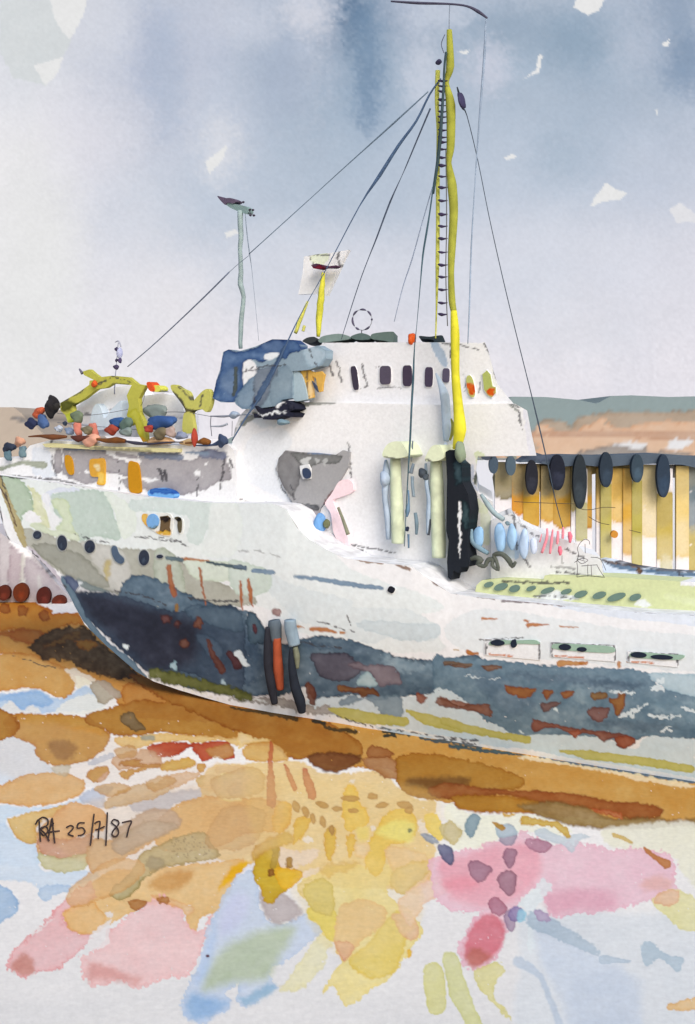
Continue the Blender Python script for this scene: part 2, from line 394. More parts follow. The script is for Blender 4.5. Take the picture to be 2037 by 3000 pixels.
for k in range(60):
    g(E('T7', random.uniform(1130,1390), random.uniform(110,260), random.uniform(3,7), random.uniform(3,6), (112,108,80), a=.7, soft=1.2, edge=0, wob=0))
g(W('T8', [(300,480),(380,330),(440,290),(530,270),(540,290),(480,360),(400,430)], (228,182,38), soft=8, edge=.08))
# pinks left
g(W('T7', [(40,970),(70,900),(200,760),(350,620),(480,480),(620,420),(600,560),(430,620),(440,700),(520,760),(600,770),(540,870),(450,930),(370,1000),(240,1030),(160,1055),(100,1020)], (224,180,180), edge=.34, wob=11))
g(W('T7', [(60,960),(160,870),(230,930),(240,1020),(150,1050),(90,1020)], (192,134,120), a=.85, soft=12, edge=0))
g(W('T7', [(540,1020),(570,900),(640,850),(700,830),(720,740),(830,650),(900,590),(1050,500),(1200,590),(1240,700),(1340,740),(1430,620),(1360,800),(1290,960),(1230,1040),(1050,1060),(940,1120),(900,1130),(780,1060),(700,1100),(640,1080),(600,1105)], (229,194,192), edge=.26, wob=11))
g(W('T7', [(560,1030),(600,930),(720,960),(860,1010),(950,1040),(900,1110),(700,1080),(600,1090)], (208,150,142), a=.7, soft=14, edge=0))
g(W('T7', [(430,600),(600,540),(640,580),(700,660),(620,755),(500,750),(440,690)], (222,185,130)))
g(W('T7', [(1000,500),(1200,540),(1290,600),(1230,640),(1200,590),(1050,540)], (222,188,145)))
g(W('T7', [(840,550),(900,530),(970,535),(940,590),(890,600)], (174,124,72)))
g(W('T7', [(1040,515),(1120,520),(1100,565),(1050,545)], (178,128,76)))
for q in ([(580,800),(700,680),(740,690),(700,840),(600,860)],[(700,620),(755,605),(730,650)],[(340,660),(370,640),(230,770),(220,750)]): g(W('T7', q, (226,222,220), edge=0, wob=8))
# blue triangle
g(W('T8', [(75,1230),(90,1150),(180,950),(240,750),(310,590),(390,440),(470,370),(540,330),(570,450),(600,600),(650,670),(720,700),(850,650),(930,620),(1000,740),(880,850),(750,950),(660,1000),(680,1080),(715,1130),(620,1160),(550,1235),(480,1240),(430,1190),(460,1080),(370,1150),(400,1200),(390,1260),(300,1300),(230,1350),(120,1340)], (196,207,222), edge=.2, wob=9))
g(W('T8', [(75,1230),(130,1130),(250,1150),(400,1200),(380,1260),(230,1345),(110,1330)], (150,181,213), a=.95, soft=18, edge=0))
g(W('T8', [(440,1190),(520,1150),(650,1080),(715,1130),(550,1235),(480,1240)], (158,186,206), soft=10, edge=0))
g(W('T8', [(200,1150),(270,900),(560,720),(850,700),(720,960),(640,1080),(400,1110)], (184,194,166), a=.95, soft=22, edge=0))
g(W('T8', [(300,650),(420,470),(540,520),(500,680),(330,800)], (203,206,226), a=.9, soft=20, edge=0))
g(W('T8', [(150,1050),(240,780),(300,640),(300,900),(200,1100)], (176,198,226), a=.7, soft=16, edge=0))
g(E('T8', 245, 905, 12, 10, (110,60,70), wob=1))
g(W('T8', [(720,1130),(850,960),(1000,760),(1060,780),(1040,900),(1000,980),(900,1110),(800,1140)], (224,219,184), soft=4, wob=9))
# yellow middle
g(W('T8', [(840,430),(900,390),(1000,340),(1150,300),(1300,310),(1420,300),(1480,370),(1420,470),(1500,550),(1600,600),(1650,760),(1540,920),(1500,1000),(1400,1090),(1250,1180),(1200,1230),(1140,1220),(1090,1120),(1060,1110),(1015,1165),(1050,1060),(1130,960),(1090,870),(1080,800),(1010,770),(980,710),(910,650),(900,600),(950,550),(860,500)], (227,212,150), edge=.12, wob=7))
g(W('T8', [(835,440),(870,410),(1000,385),(1020,430),(960,520),(940,550),(870,510)], (222,205,158), edge=.22))
g(W('T8', [(895,610),(950,560),(1040,560),(1100,640),(1090,800),(1020,770),(980,700),(920,660)], (221,206,104), edge=.15))
g(W('T8', [(1180,930),(1300,830),(1400,700),(1500,600),(1560,760),(1530,900),(1480,1010),(1350,1060),(1230,1020)], (220,200,118), soft=4))
g(W('T8', [(1100,640),(1150,560),(1280,530),(1430,600),(1380,720),(1250,820),(1150,950),(1100,890),(1080,800)], (222,190,144), edge=.12))
g(W('T8', [(1085,810),(1210,835),(1150,940),(1110,900)], (216,172,148)))
g(W('T8', [(1470,620),(1600,640),(1640,760),(1560,800),(1500,720)], (222,190,160)))
g(W('T8', [(660,180),(820,210),(960,210),(970,260),(880,310),(800,320),(720,310)], (228,214,206), soft=4, wob=8))
g(W('T8', [(870,350),(950,320),(1000,330),(900,385)], (232,220,215)))
g(W('T8', [(430,390),(520,300),(560,290),(540,330),(470,370)], (226,226,230)))
g(W('T8', [(580,480),(700,450),(790,500),(880,620),(850,650),(720,710),(650,680),(600,600)], (188,178,176), soft=8))
g(W('T8', [(540,350),(560,280),(550,200),(620,150),(680,140),(720,200),(710,300),(760,330),(830,330),(870,350),(860,400),(760,470),(690,520),(680,560),(640,560),(610,530),(600,460),(560,430)], (198,164,46), edge=.22))
g(W('T8', [(690,330),(770,325),(860,335),(870,380),(760,460),(700,400)], (226,186,58)))
g(S('T8', [(685,150),(700,230),(675,310)], 44, (166,140,60), a=.7))
g(E('T8', 785, 290, 24, 35, (156,112,38))); g(E('T8', 665, 362, 22, 24, (150,104,40)))
# centre details
g(W('T5', [(225,960),(230,850),(270,790),(340,800),(345,900),(310,970),(260,1000)], (221,180,88), edge=.2))
g(W('T5', [(350,1050),(370,930),(400,890),(480,900),(440,1000),(380,1060)], (216,178,72), edge=.2))
g(W('T5', [(100,1180),(90,1100),(200,1030),(330,990),(350,1060),(200,1100)], (205,170,90), soft=5))
g(W('T5', [(690,730),(720,670),(770,690),(800,800),(850,850),(860,940),(790,960),(720,990),(690,900),(675,860)], (226,192,88), edge=.2))
g(W('T5', [(830,1180),(850,1080),(890,1000),(930,920),(1000,850),(1100,840),(1170,890),(1170,1000),(1100,1060),(1000,1080),(960,1200),(920,1275),(880,1265),(840,1220)], (224,192,84), edge=.2))
g(W('T5', [(890,990),(1000,910),(1160,920),(1150,1050),(1050,1060),(930,1020)], (238,226,128), soft=9, edge=0))
g(W('T5', [(770,950),(860,950),(850,1050),(780,1040)], (232,215,130), soft=8, edge=0))
g(W('T5', [(560,1080),(570,990),(610,940),(640,970),(640,1080),(610,1180),(580,1150)], (212,172,52), edge=.22)); g(E('T5', 612, 972, 21, 34, (168,122,44)))
g(W('T5', [(715,1120),(720,1010),(770,1010),(760,1120),(740,1160)], (219,182,78), edge=.2))
g(W('T5', [(770,1070),(855,1065),(840,1150),(770,1150)], (228,205,170)))
g(W('T5', [(980,1080),(1100,1090),(1250,1150),(1260,1300),(1150,1400),(1030,1250),(970,1150)], (226,198,158), soft=4))
g(W('T5', [(540,1230),(620,1190),(800,1190),(780,1220),(640,1260),(560,1280)], (205,165,60), a=.7, soft=6, wob=9))
g(W('T5', [(1230,880),(1300,870),(1350,950),(1340,1050),(1290,1030),(1240,960)], (236,208,112), edge=.15))
g(W('T5', [(1330,950),(1420,920),(1480,990),(1450,1060),(1360,1040)], (202,192,152)))
for q in ([(730,650),(760,640),(750,662)],[(865,950),(890,945),(905,965),(880,985)],[(420,1040),(450,1010),(500,1040),(460,1055)],[(1175,930),(1220,920),(1240,1000),(1200,1010)]): g(W('T5', q, (232,226,224), edge=0, wob=6))
g(W('T5', [(1390,780),(1450,840),(1600,880),(1700,900),(1750,1000),(1600,1090),(1430,1090),(1480,990),(1360,900)], (236,230,212), soft=4, edge=0))
g(W('M', [(885,1985),(935,1955),(978,1955),(975,1975),(940,2010),(905,2030)], (216,194,138)))
g(W('M', [(905,2040),(960,2000),(1035,1985),(1020,2020),(965,2050),(935,2105),(915,2080)], (228,202,182)))
g(W('M', [(690,2010),(740,1995),(760,2040),(750,2080),(705,2060)], (206,190,110)))
g(W('M', [(190,1990),(260,1950),(330,1960),(300,2010),(230,2040),(170,2060),(150,2030)], (214,176,124), a=.8))
g(W('M', [(480,1770),(560,1740),(600,1760),(590,1800),(520,1815),(490,1800)], (208,178,128), a=.85))
g(W('M', [(520,1830),(600,1840),(590,1900),(540,1930),(470,1920),(480,1870)], (196,160,110), a=.6))
for q in ([(260,1700),(300,1690),(310,1712),(275,1720)],[(330,1775),(380,1760),(400,1775),(350,1795)],[(215,1790),(260,1775),(300,1790),(250,1808)],[(470,1700),(520,1690),(530,1712),(490,1722)]):
    g(W('M', q, (196,156,96), a=.8, wob=4))
# ochre band along the keel
g(W('M', [(640,1590),(760,1600),(900,1630),(1100,1660),(1300,1700),(1650,1765),(1900,1810),(1900,1900),(1600,1872),(1450,1862),(1250,1852),(1120,1835),(1000,1820),(920,1800),(905,1775),(880,1745),(760,1740),(640,1700),(540,1680),(560,1600)], (192,142,68), edge=.15))
g(W('T5', [(-700,-60),(-200,100),(0,130),(300,190),(560,250),(700,320),(800,400),(820,460),(780,490),(600,480),(450,500),(330,500),(220,400),(130,380),(0,330),(-300,200),(-600,60)], (162,108,38), edge=.22))
g(W('T5', [(20,460),(60,410),(220,390),(330,500),(200,520),(60,510)], (208,168,100), edge=.2))
g(W('T5', [(0,330),(100,360),(220,380),(60,400),(0,440)], (228,205,150)))
g(W('T5', [(450,490),(600,455),(800,480),(800,520),(720,570),(620,595),(530,570)], (120,74,36), soft=4, edge=.2))
g(W('T5', [(820,500),(950,490),(1080,520),(1120,560),(1100,620),(1000,640),(900,590),(840,550)], (168,122,78), soft=3))
g(W('T5', [(840,450),(880,415),(950,430),(1020,470),(1000,500),(900,500),(850,490)], (156,102,54), edge=.2))
g(W('T5', [(1040,600),(1050,500),(1200,465),(1400,490),(1600,530),(1850,620),(1870,700),(1700,730),(1700,860),(1450,830),(1400,770),(1200,770),(1070,700)], (170,122,44), edge=.2))
g(W('T5', [(1090,680),(1130,620),(1300,610),(1530,620),(1500,700),(1300,720),(1150,700)], (124,86,36), soft=10, edge=0))
g(W('T6', [(110,20),(240,-10),(500,30),(830,40),(1100,80),(1380,120),(1360,190),(1180,180),(1000,130),(700,100),(500,60),(240,80),(130,70)], (152,88,38), soft=4))
g(W('T6', [(240,60),(500,60),(700,90),(760,150),(500,160),(300,150),(250,110)], (176,126,42), soft=5))
g(W('T6', [(600,120),(800,90),(1000,130),(1100,180),(1300,180),(1500,190),(1650,170),(1650,235),(1500,225),(1300,245),(1100,245),(900,230),(800,195),(700,165)], (150,124,76), soft=6, mott=.15))
g(W('T6', [(1000,140),(1050,130),(1160,150),(1180,190),(1080,160)], (190,118,72)))
for a, b, w, c in (([(215,400),(210,560),(210,700),(215,800)],[26,30,60,62],0,(190,108,74)),([(305,545),(330,610),(370,700)],[20,36,36],0,(192,116,82)),([(435,575),(460,660),(485,745)],[30,62,52],0,(190,110,80))):
    g(S('T5', a, b, c, a=.85, edge=.2))
for cx, cy, rx, ry, rot in ((380,820,24,42,-20),(440,855,24,40,-25),(490,900,20,36,-15),(555,922,22,38,-15),(550,806,48,22,22),(650,836,36,18,5),(738,762,62,24,5),(885,752,36,22,5),(755,850,36,18,5),(945,810,44,20,-10),(1095,812,54,26,12),(1128,846,28,26,0)):
    g(E('T5', cx, cy, rx, ry, (180,136,72), rot=rot, a=.9, wob=2, edge=.2))
g(E('T5', 1130, 975, 16, 14, (84,120,104), wob=3))
# dark dashes along the keel
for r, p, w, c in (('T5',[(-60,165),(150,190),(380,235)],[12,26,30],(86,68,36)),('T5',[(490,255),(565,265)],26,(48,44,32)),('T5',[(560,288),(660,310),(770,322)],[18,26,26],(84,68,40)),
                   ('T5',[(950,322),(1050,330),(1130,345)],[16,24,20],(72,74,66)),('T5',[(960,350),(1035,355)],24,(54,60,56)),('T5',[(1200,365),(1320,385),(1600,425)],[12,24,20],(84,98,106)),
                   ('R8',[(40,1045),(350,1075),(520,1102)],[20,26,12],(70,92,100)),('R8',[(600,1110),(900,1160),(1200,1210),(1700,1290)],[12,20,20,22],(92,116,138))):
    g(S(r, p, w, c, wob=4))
g(W('R8', [(480,1105),(620,1110),(900,1170),(1200,1215),(1600,1290),(1600,1305),(1250,1260),(1000,1200),(700,1150),(500,1125)], (228,214,180), soft=2, edge=0))
g(W('M', [(90,1850),(250,1800),(420,1780),(620,1760),(640,1900),(520,1960),(330,1990),(180,1960),(100,1900)], (214,180,134), a=.36, soft=14, edge=0))
g(W('M', [(560,1730),(760,1760),(980,1790),(1010,1880),(960,1990),(800,2010),(620,1960),(560,1860)], (226,200,130), a=.3, soft=16, edge=0))
g(W('M', [(0,1640),(200,1650),(430,1720),(560,1740),(540,1800),(250,1790),(0,1760)], (206,176,140), a=.22, soft=14, edge=0))
g(W('M', [(660,2000),(800,1940),(940,1990),(960,2090),(840,2180),(740,2160),(690,2080)], (228,206,140), a=.3, soft=12, edge=0))
# right foreground
g(W('T6', [(640,700),(1200,690),(1650,760),(1650,1400),(640,1400),(600,1000)], (215,219,222), soft=16, edge=0))
g(W('T6', [(1100,240),(1650,225),(1650,600),(1500,480),(1460,400),(1200,360),(1100,340)], (226,224,206), soft=6, edge=0))
g(W('T6', [(200,130),(240,120),(320,170),(500,170),(700,170),(900,250),(800,280),(600,260),(480,300),(250,360),(240,280),(290,240)], (236,231,216), soft=3, edge=0))
g(W('T6', [(110,420),(250,370),(480,310),(600,260),(680,280),(760,330),(950,320),(1100,350),(1400,370),(1470,430),(1460,520),(1490,570),(1420,650),(1300,650),(1100,690),(900,700),(780,720),(740,620),(700,560),(620,630),(560,700),(540,800),(500,930),(440,1000),(350,1030),(290,980),(265,900),(320,800),(380,720),(400,690),(250,690),(170,640),(130,550)], (226,190,200), edge=.2, wob=11))
g(W('T6', [(150,410),(300,370),(500,310),(700,330),(740,480),(640,600),(480,680),(250,650),(160,540)], (226,166,176), a=.8, soft=16, edge=0))
g(W('T6', [(180,520),(320,480),(400,540),(320,600),(200,580)], (224,144,156), a=.5, soft=14, edge=0))
g(W('T6', [(285,920),(330,800),(420,700),(530,760),(510,900),(400,1000),(320,990)], (212,132,142), soft=9, edge=.1))
g(W('T6', [(300,960),(360,890),(470,950),(400,1015),(340,1020)], (188,118,104), a=.85, soft=12, edge=0))
g(W('T6', [(740,580),(1100,560),(1150,690),(900,700),(780,720)], (218,170,184), a=.8, soft=16, edge=0))
g(W('T6', [(1270,540),(1350,490),(1460,520),(1440,590),(1300,590)], (220,178,168), a=.8, soft=12, edge=0))
g(W('T6', [(1340,650),(1380,600),(1480,580),(1600,650),(1650,800),(1500,790),(1420,730)], (221,216,168), edge=.14))
g(W('T6', [(1345,640),(1400,590),(1480,585),(1480,650),(1400,670)], (222,190,165)))
g(W('T6', [(600,655),(680,570),(740,515),(790,560),(740,620),(700,680),(690,900),(650,900),(650,700)], (220,226,227), edge=.05, wob=8))
for q, c in (([(325,440),(360,415),(450,450),(440,490),(390,535),(340,500)],(166,130,146)),([(515,400),(545,350),(595,370),(570,450),(540,455)],(166,132,148)),([(485,510),(530,470),(595,500),(575,590),(540,600),(500,560)],(160,124,138)),
             ([(435,640),(480,610),(540,670),(500,720),(450,690)],(178,130,146)),([(520,720),(560,680),(590,760),(570,810),(540,790)],(170,150,168)),([(485,235),(560,225),(595,280),(570,330),(520,335),(490,290)],(170,164,176)),([(640,310),(700,300),(790,330),(740,380),(670,360)],(182,142,158)),
             ([(480,230),(560,222),(595,275),(490,290)],(188,202,208)),([(155,330),(230,340),(250,400),(225,440),(180,400)],(112,114,140)),([(60,270),(120,280),(160,320),(120,325),(80,300)],(165,172,182)),([(305,240),(320,190),(360,160),(390,190),(370,250),(335,300)],(138,158,168)),
             ([(545,700),(600,660),(640,720),(600,750),(560,745)],(150,136,172)),([(690,270),(740,240),(850,290),(930,270),(1000,290),(940,310),(900,380),(860,340),(790,320)],(200,208,213))):
    g(W('T6', q, c, wob=3, edge=.2))
g(W('T6', [(600,690),(640,690),(645,730),(600,755)], (165,204,218), soft=4))
g(W('T6', [(185,250),(220,200),(280,240),(290,270),(250,330),(200,300)], (205,192,150)))
g(W('T6', [(615,215),(640,170),(720,190),(830,210),(890,270),(880,290),(790,235),(700,225)], (202,172,94)))
g(W('T6', [(515,160),(590,165),(570,180),(530,180)], (212,180,110))); g(S('T6', [(460,210),(510,235)], [10,34], (180,140,70)))
g(S('T6', [(1130,280),(1225,320)], [24,18], (205,180,120))); g(S('T6', [(1300,355),(1360,400),(1420,440)], [18,26,52], (184,128,80)))
g(W('T6', [(680,720),(850,760),(1000,900),(1200,1000),(1300,1400),(900,1400),(820,1200),(740,1050),(690,900)], (203,211,221), soft=20, edge=0))
g(W('T6', [(860,1100),(1000,1000),(1300,1080),(1200,1400),(950,1400)], (200,208,218), soft=25, edge=0))
g(S('T6', [(700,740),(860,830),(1045,930)], [110,90,26], (178,192,203), soft=4, wob=7))
g(W('T6', [(690,690),(760,700),(780,740),(720,750)], (184,168,190)))
g(S('T6', [(1070,965),(1220,970)], [46,10], (186,198,208)))
g(W('T6', [(1280,880),(1330,865),(1420,930),(1510,950),(1500,990),(1480,1030),(1440,1000),(1380,950),(1310,1000),(1285,950)], (180,195,205), edge=.08))
g(S('T6', [(600,980),(660,1010),(730,1060),(830,1330)], [60,50,30,36], (192,202,213), soft=5))
g(S('T6', [(130,1040),(140,1120),(150,1220)], [112,116,106], (210,207,152), edge=.14)); g(S('T6', [(225,970),(270,1140),(360,1330),(420,1420)], [92,106,80,70], (208,208,160), edge=.14))
g(W('T6', [(350,1040),(420,1000),(480,980),(530,1030),(480,1090),(470,1170),(540,1260),(560,1300),(480,1230),(400,1140)], (214,208,155), edge=.14))
g(E('T6', 0, 930, 14, 22, (225,190,90)))
random.seed(21)
for k in range(40):                                      # the shore goes on outside the frame
    sx = random.choice((-1, 1)); x = random.uniform(60, 700); x = -x if sx < 0 else 2037+x
    y = random.uniform(1860, 3300)
    c = random.choice([(186,130,56),(212,170,116),(170,118,46),(222,190,144),(200,214,228),(224,182,182),(222,212,155)])
    if y > 2450: c = random.choice([(222,190,144),(200,214,228),(224,182,182),(222,212,155),(210,216,222)])
    g(E('F', x, y, random.uniform(50,190), random.uniform(20,60), c, rot=random.uniform(-15,15)))
def gbase(X, Y):
    t = np.clip((Y-2300)/700, 0, 1)[:, None]
    b = np.array([[238,235,232]])*(1-t)+np.array([[218,217,216]])*t
    far = np.clip((1760-Y)/60, 0, 1)[:, None]
    return b*(1-far)+np.array([[228,228,231]])*far
def gmap(X, Y):
    D = EYE*F/(Y-HY)
    return np.stack([(X-CX)/F*D, D, np.zeros_like(D)], 1)
def gdz(x, y): return .05*(fbm(x*.6, y*.6, 5)-.5)*np.clip((60-y)/20, 0, 1)
xs = np.concatenate([np.arange(-4200, -700, 250), np.arange(-700, -20, 14), np.arange(-20, 2060, 3.1), np.arange(2060, 2760, 14), np.arange(2760, 6300, 250)])
ys = np.concatenate([1250+np.array([18, 26, 40, 60, 90, 130, 180]), np.arange(1450, 1740, 20), np.arange(1740, 3010, 3.1), np.arange(3010, 3700, 20), np.arange(3700, 9000, 400)])
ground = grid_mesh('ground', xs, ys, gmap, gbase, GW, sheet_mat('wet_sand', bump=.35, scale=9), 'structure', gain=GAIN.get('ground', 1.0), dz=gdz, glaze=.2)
# ---------------------------------------------------------------- sky backdrop
SKW = []
def sb(cx, cy, rx, ry, rgb, a=.8, rot=0):
    pts = []; c, s = math.cos(math.radians(rot)), math.sin(math.radians(rot))
    for i in range(12):
        t = i*math.tau/12; X = rx*.62*math.cos(t); Y = ry*.62*math.sin(t); pts.append((cx+X*c-Y*s, cy+X*s+Y*c))
    SKW.append(W('M', pts, rgb, a=a, soft=min(rx, ry)*.62*1.29, edge=0, wob=28, mott=.03))
for q in ((380,120,330,170,(190,197,214),.8),(620,230,160,330,(174,187,205),.9),(500,330,140,200,(196,204,219),.8),(330,480,200,170,(198,206,219),.8),(560,480,260,200,(190,201,216),.8),
          (820,60,120,170,(136,155,178),.9),(808,60,50,110,(96,122,152),.95),(852,215,60,150,(118,142,170),.8),(345,120,70,150,(176,186,207),.7),(850,170,110,200,(146,166,188),.85),(800,300,170,220,(150,170,191),.85),(850,240,60,130,(134,156,182),.8),(950,300,200,260,(176,190,207),.7),
          (640,160,90,150,(168,180,200),.7),(900,460,260,200,(184,196,212),.8),(720,420,180,200,(180,193,209),.7),(1250,120,420,190,(158,176,195),.9),(1400,260,330,250,(168,183,201),.85),(1300,90,120,110,(142,163,184),.8),
          (1540,60,120,220,(144,162,185),.85),(1560,150,70,110,(130,151,177),.7),(1130,300,260,240,(176,190,207),.8),(1200,430,300,180,(193,203,218),.8),(1320,360,160,120,(166,183,201),.7),(1480,420,220,220,(196,204,219),.8),
          (1150,60,140,80,(150,168,188),.7),(1000,30,110,50,(196,204,218),.8),(700,30,90,60,(214,216,226),.8),(1110,150,70,90,(204,208,222),.85),(960,170,60,110,(208,213,226),.6),(560,60,110,60,(204,209,222),.6),
          (60,130,150,230,(214,218,224),.5),(170,330,170,160,(224,223,232),.8),(60,560,170,420,(238,235,239),.8),(40,760,130,180,(236,233,238),.7),(1450,110,90,90,(190,198,214),.6),(1290,600,300,180,(212,216,227),.8),(1080,640,300,170,(213,217,228),.8),(500,340,70,120,(226,226,233),.6),(300,560,160,200,(222,223,231),.6),(700,620,300,140,(216,219,229),.7),
          (1520,640,220,200,(218,219,229),.6),(620,640,260,140,(208,213,224),.6),(350,700,260,160,(228,227,234),.6),(900,680,220,100,(212,215,226),.5)): sb(*q)
for q in ((835,150,45,230,(112,138,166),.65),(380,170,60,230,(176,188,208),.6),(230,60,110,160,(214,217,226),.7),(60,1000,220,260,(237,234,238),.8),(100,620,120,260,(236,233,238),.8),(1300,760,260,120,(217,219,228),.6)): sb(*q)
CR = (238, 235, 231)
for r, p, c in (('T1',[(0,0),(230,0),(262,90),(325,180),(285,260),(210,390),(60,350),(0,240)],(214,218,220)),('T1',[(225,-20),(395,-20),(390,50),(360,110),(320,180),(265,120),(240,50)],CR),('T1',[(150,300),(290,260),(262,330),(210,390)],CR),
                ('T1',[(930,740),(1000,680),(1035,655),(1020,710),(950,795)],CR),('T2',[(1045,-20),(1170,-20),(1140,50),(1100,65),(1060,55),(1025,35)],CR),('T2',[(875,240),(887,255),(872,330),(840,340),(800,357),(855,320),(860,270)],CR),
                ('T2',[(1420,200),(1465,175),(1455,215)],CR),('T2',[(710,715),(750,695),(770,710),(730,725)],CR),('T2',[(1100,940),(1130,880),(1170,830),(1272,880),(1240,905),(1150,920)],CR),('T2',[(1460,950),(1510,920),(1590,980),(1590,1010),(1500,1010)],(226,226,230)),
                ('T2',[(495,235),(560,225),(540,245)],CR),('T2',[(1400,500),(1412,490),(1410,525)],CR),('M',[(510,530),(535,520),(545,528),(515,542)],CR)):
    SKW.append(W(r, p, c, soft=1.6, edge=0, wob=4, raw=True))
SKW.append(W('F', [(935,1140),(2600,1140),(2600,1260),(935,1260)], (224,222,230), a=.3, soft=40, edge=0))
def sbase(X, Y):
    t = np.clip(Y/1000, 0, 1)[:, None]**.8
    b = np.array([[186,194,210]])*(1-t)+np.array([[230,227,234]])*t
    l = np.clip((620-X-.15*(1300-Y))/520, 0, 1)[:, None]*.95
    b = b*(1-l)+np.array([[240,237,240]])*l
    q = (fbm(X/260, Y/420, 12, 3)-.5)[:, None]
    return np.clip(b+q*np.array([[26, 20, 13]])+((fbm(X/8, Y/8, 90, 2)-.5)*13)[:, None], 60, 244)
def smap(X, Y):
    a = (X-CX)/F; R = 700.0
    th = np.arctan(a); D = R*np.cos(th)
    return np.stack([a*D, D, EYE-(Y-HY)/F*D], 1)
def sky_mat():
    m, nt = _mat('cloudy_sky'); N = nt.nodes; L = nt.links
    o = N.new('ShaderNodeOutputMaterial'); e = N.new('ShaderNodeEmission'); a = N.new('ShaderNodeAttribute'); a.attribute_name = 'pigment'
    L.new(a.outputs['Color'], e.inputs[0]); e.inputs[1].default_value = 1.0/2**EXPO; L.new(e.outputs[0], o.inputs[0]); return m
xs = np.concatenate([np.arange(-3600, -300, 60), np.arange(-300, -10, 15), np.arange(-10, 2060, 4.5), np.arange(2060, 2400, 15), np.arange(2400, 5700, 60)])
ys = np.concatenate([np.arange(-3200, -300, 80), np.arange(-300, -10, 15), np.arange(-10, 1180, 4.5), np.arange(1180, 1320, 12)])
sky = grid_mesh('sky', xs, ys, smap, sbase, SKW, sky_mat(), 'structure')
# ---------------------------------------------------------------- hills across the water
BACK = Vector((0, 60, 0))
def hmap(x, y): return P(x, y, 260)
ext_r = [(640,1300),(760,1240),(1000,1215),(1440,1203),(1500,1162),(1600,1163),(1700,1172),(1745,1182),(1757,1178),(1790,1160),(1850,1158),(1960,1163),(2037,1161),(2300,1150),(2700,1165),(3200,1150),(3600,1180),(3600,1345),(640,1345)]
slab('hill', ext_r, hmap, BACK, (146,160,162), [
    W('R4', [(250,400),(420,395),(520,450),(560,370),(720,330),(900,315),(1300,315),(1700,300),(3000,300),(6500,320),(6500,720),(160,720),(150,600)], (178,158,140), soft=4),
    W('R4', [(165,500),(260,415),(360,470),(540,470),(640,430),(760,370),(800,362),(870,440),(1000,440),(1250,400),(1700,410),(3000,400),(6500,420),(6500,720),(300,720),(240,640),(180,560)], (220,184,158), wob=6, soft=3),
    S('R4', [(180,505),(520,500),(900,500),(1300,515),(1700,520),(3500,520)], [30,60,64,80,90,90], (200,164,142), soft=3),
    W('R4', [(870,590),(980,575),(1100,580),(1170,610),(1090,635),(900,615)], (228,226,230), edge=0),
    W('R4', [(1340,640),(1350,580),(1390,550),(1500,552),(1560,570),(1500,610),(1470,640)], (228,226,230), edge=0),
    W('R4', [(560,660),(800,610),(900,600),(1080,640),(1150,610),(1200,660),(1450,650),(1500,690),(700,720)], (160,150,145), soft=4),
    ], step=9, gain=GAIN.get('hill', 1.0))['kind'] = 'structure'
slab('hill', [(-900,1180),(-500,1190),(-200,1185),(0,1193),(40,1193),(65,1212),(78,1228),(100,1240),(118,1262),(150,1290),(150,1345),(-900,1345)], hmap, BACK, (196,178,163),
     [W('R1', [(60,600),(130,610),(200,640),(170,660)], (150,145,145), soft=3)], step=9, gain=GAIN.get('hill', 1.0))['kind'] = 'structure'
# ================================================================ SHIP
ship = empty('ship', Q(900, 1900, 3.0)*Vector((1,1,0)) if False else Vector((Q(900, 1900, 3.0).x, Q(900, 1900, 3.0).y, 0)))
tag(ship, 'rusty white ship with dark blue bottom and yellow mast, aground on ochre sand', 'ship')
WG = GAIN.get('wall', 1.0)
WHT = (231, 229, 231)
TOP = [(-40,1378),(0,1392),(60,1400),(200,1420),(400,1452),(600,1472),(800,1476),(840,1492),(870,1545),(905,1580),(960,1612),(1010,1635),(1100,1648),(1205,1658),(1250,1692),(1320,1738),(1400,1750),(1550,1764),(1700,1780),(1860,1793),(2037,1802),(2400,1830),(2900,1880)]
BOT = [(-40,1380),(0,1505),(22,1578),(84,1614),(140,1662),(190,1722),(248,1829),(310,1890),(400,1968),(450,1996),(523,2021),(600,2044),(700,2072),(850,2096),(1000,2124),(1200,2156),(1400,2186),(1600,2222),(1800,2256),(2037,2294),(2400,2364),(2900,2450)]
def interp(T, x): return np.interp(x, [p[0] for p in T], [p[1] for p in T])
def bulge(px, v):
    b = np.clip((px+40)/1000, 0, 1); b = b*b*(3-2*b)
    fl = .4*(1-v)**1.4+.3*np.sin(math.pi*np.clip(v, 0, 1))
    return -b*fl
def hullpt(px, py, proud=0.0):
    t = float(interp(TOP, px)); b = float(interp(BOT, px)); v = min(max((py-t)/max(b-t, 1), 0), 1)
    return Q(px, py, float(bulge(px, v))-proud)
HW = []
h = HW.append
h(W('R6', [(0,80),(200,100),(700,190),(1300,260),(1578,300),(1578,960),(1100,900),(600,700),(200,500),(0,300)], (224,227,226), soft=4, edge=0))
h(W('M', [(480,1130),(560,1140),(600,1240),(690,1300),(800,1340),(930,1400),(1010,1470),(900,1480),(700,1440),(600,1380),(480,1330)], (222,225,226), soft=2.5, edge=.05))
h(W('R5', [(-100,540),(250,550),(330,620),(400,720),(520,800),(650,920),(800,980),(1100,1080),(1180,1160),(900,1190),(650,1184),(400,1100),(200,1000),(-100,900)], (220,224,225), edge=.05))
h(W('R7', [(150,-60),(380,40),(740,130),(750,180),(1080,190),(1190,230),(1300,290),(1330,350),(1290,390),(1200,400),(1000,380),(860,420),(600,330),(400,270),(240,120)], (212,218,221), edge=.08))
h(W('R7', [(780,290),(950,262),(1150,290),(1300,290),(1330,350),(1200,400),(1000,380)], (196,206,212), a=.8))
h(W('R8', [(150,200),(400,190),(1100,300),(1700,380),(1700,570),(900,520),(400,470),(100,430),(0,300)], (219,222,225), edge=.06))
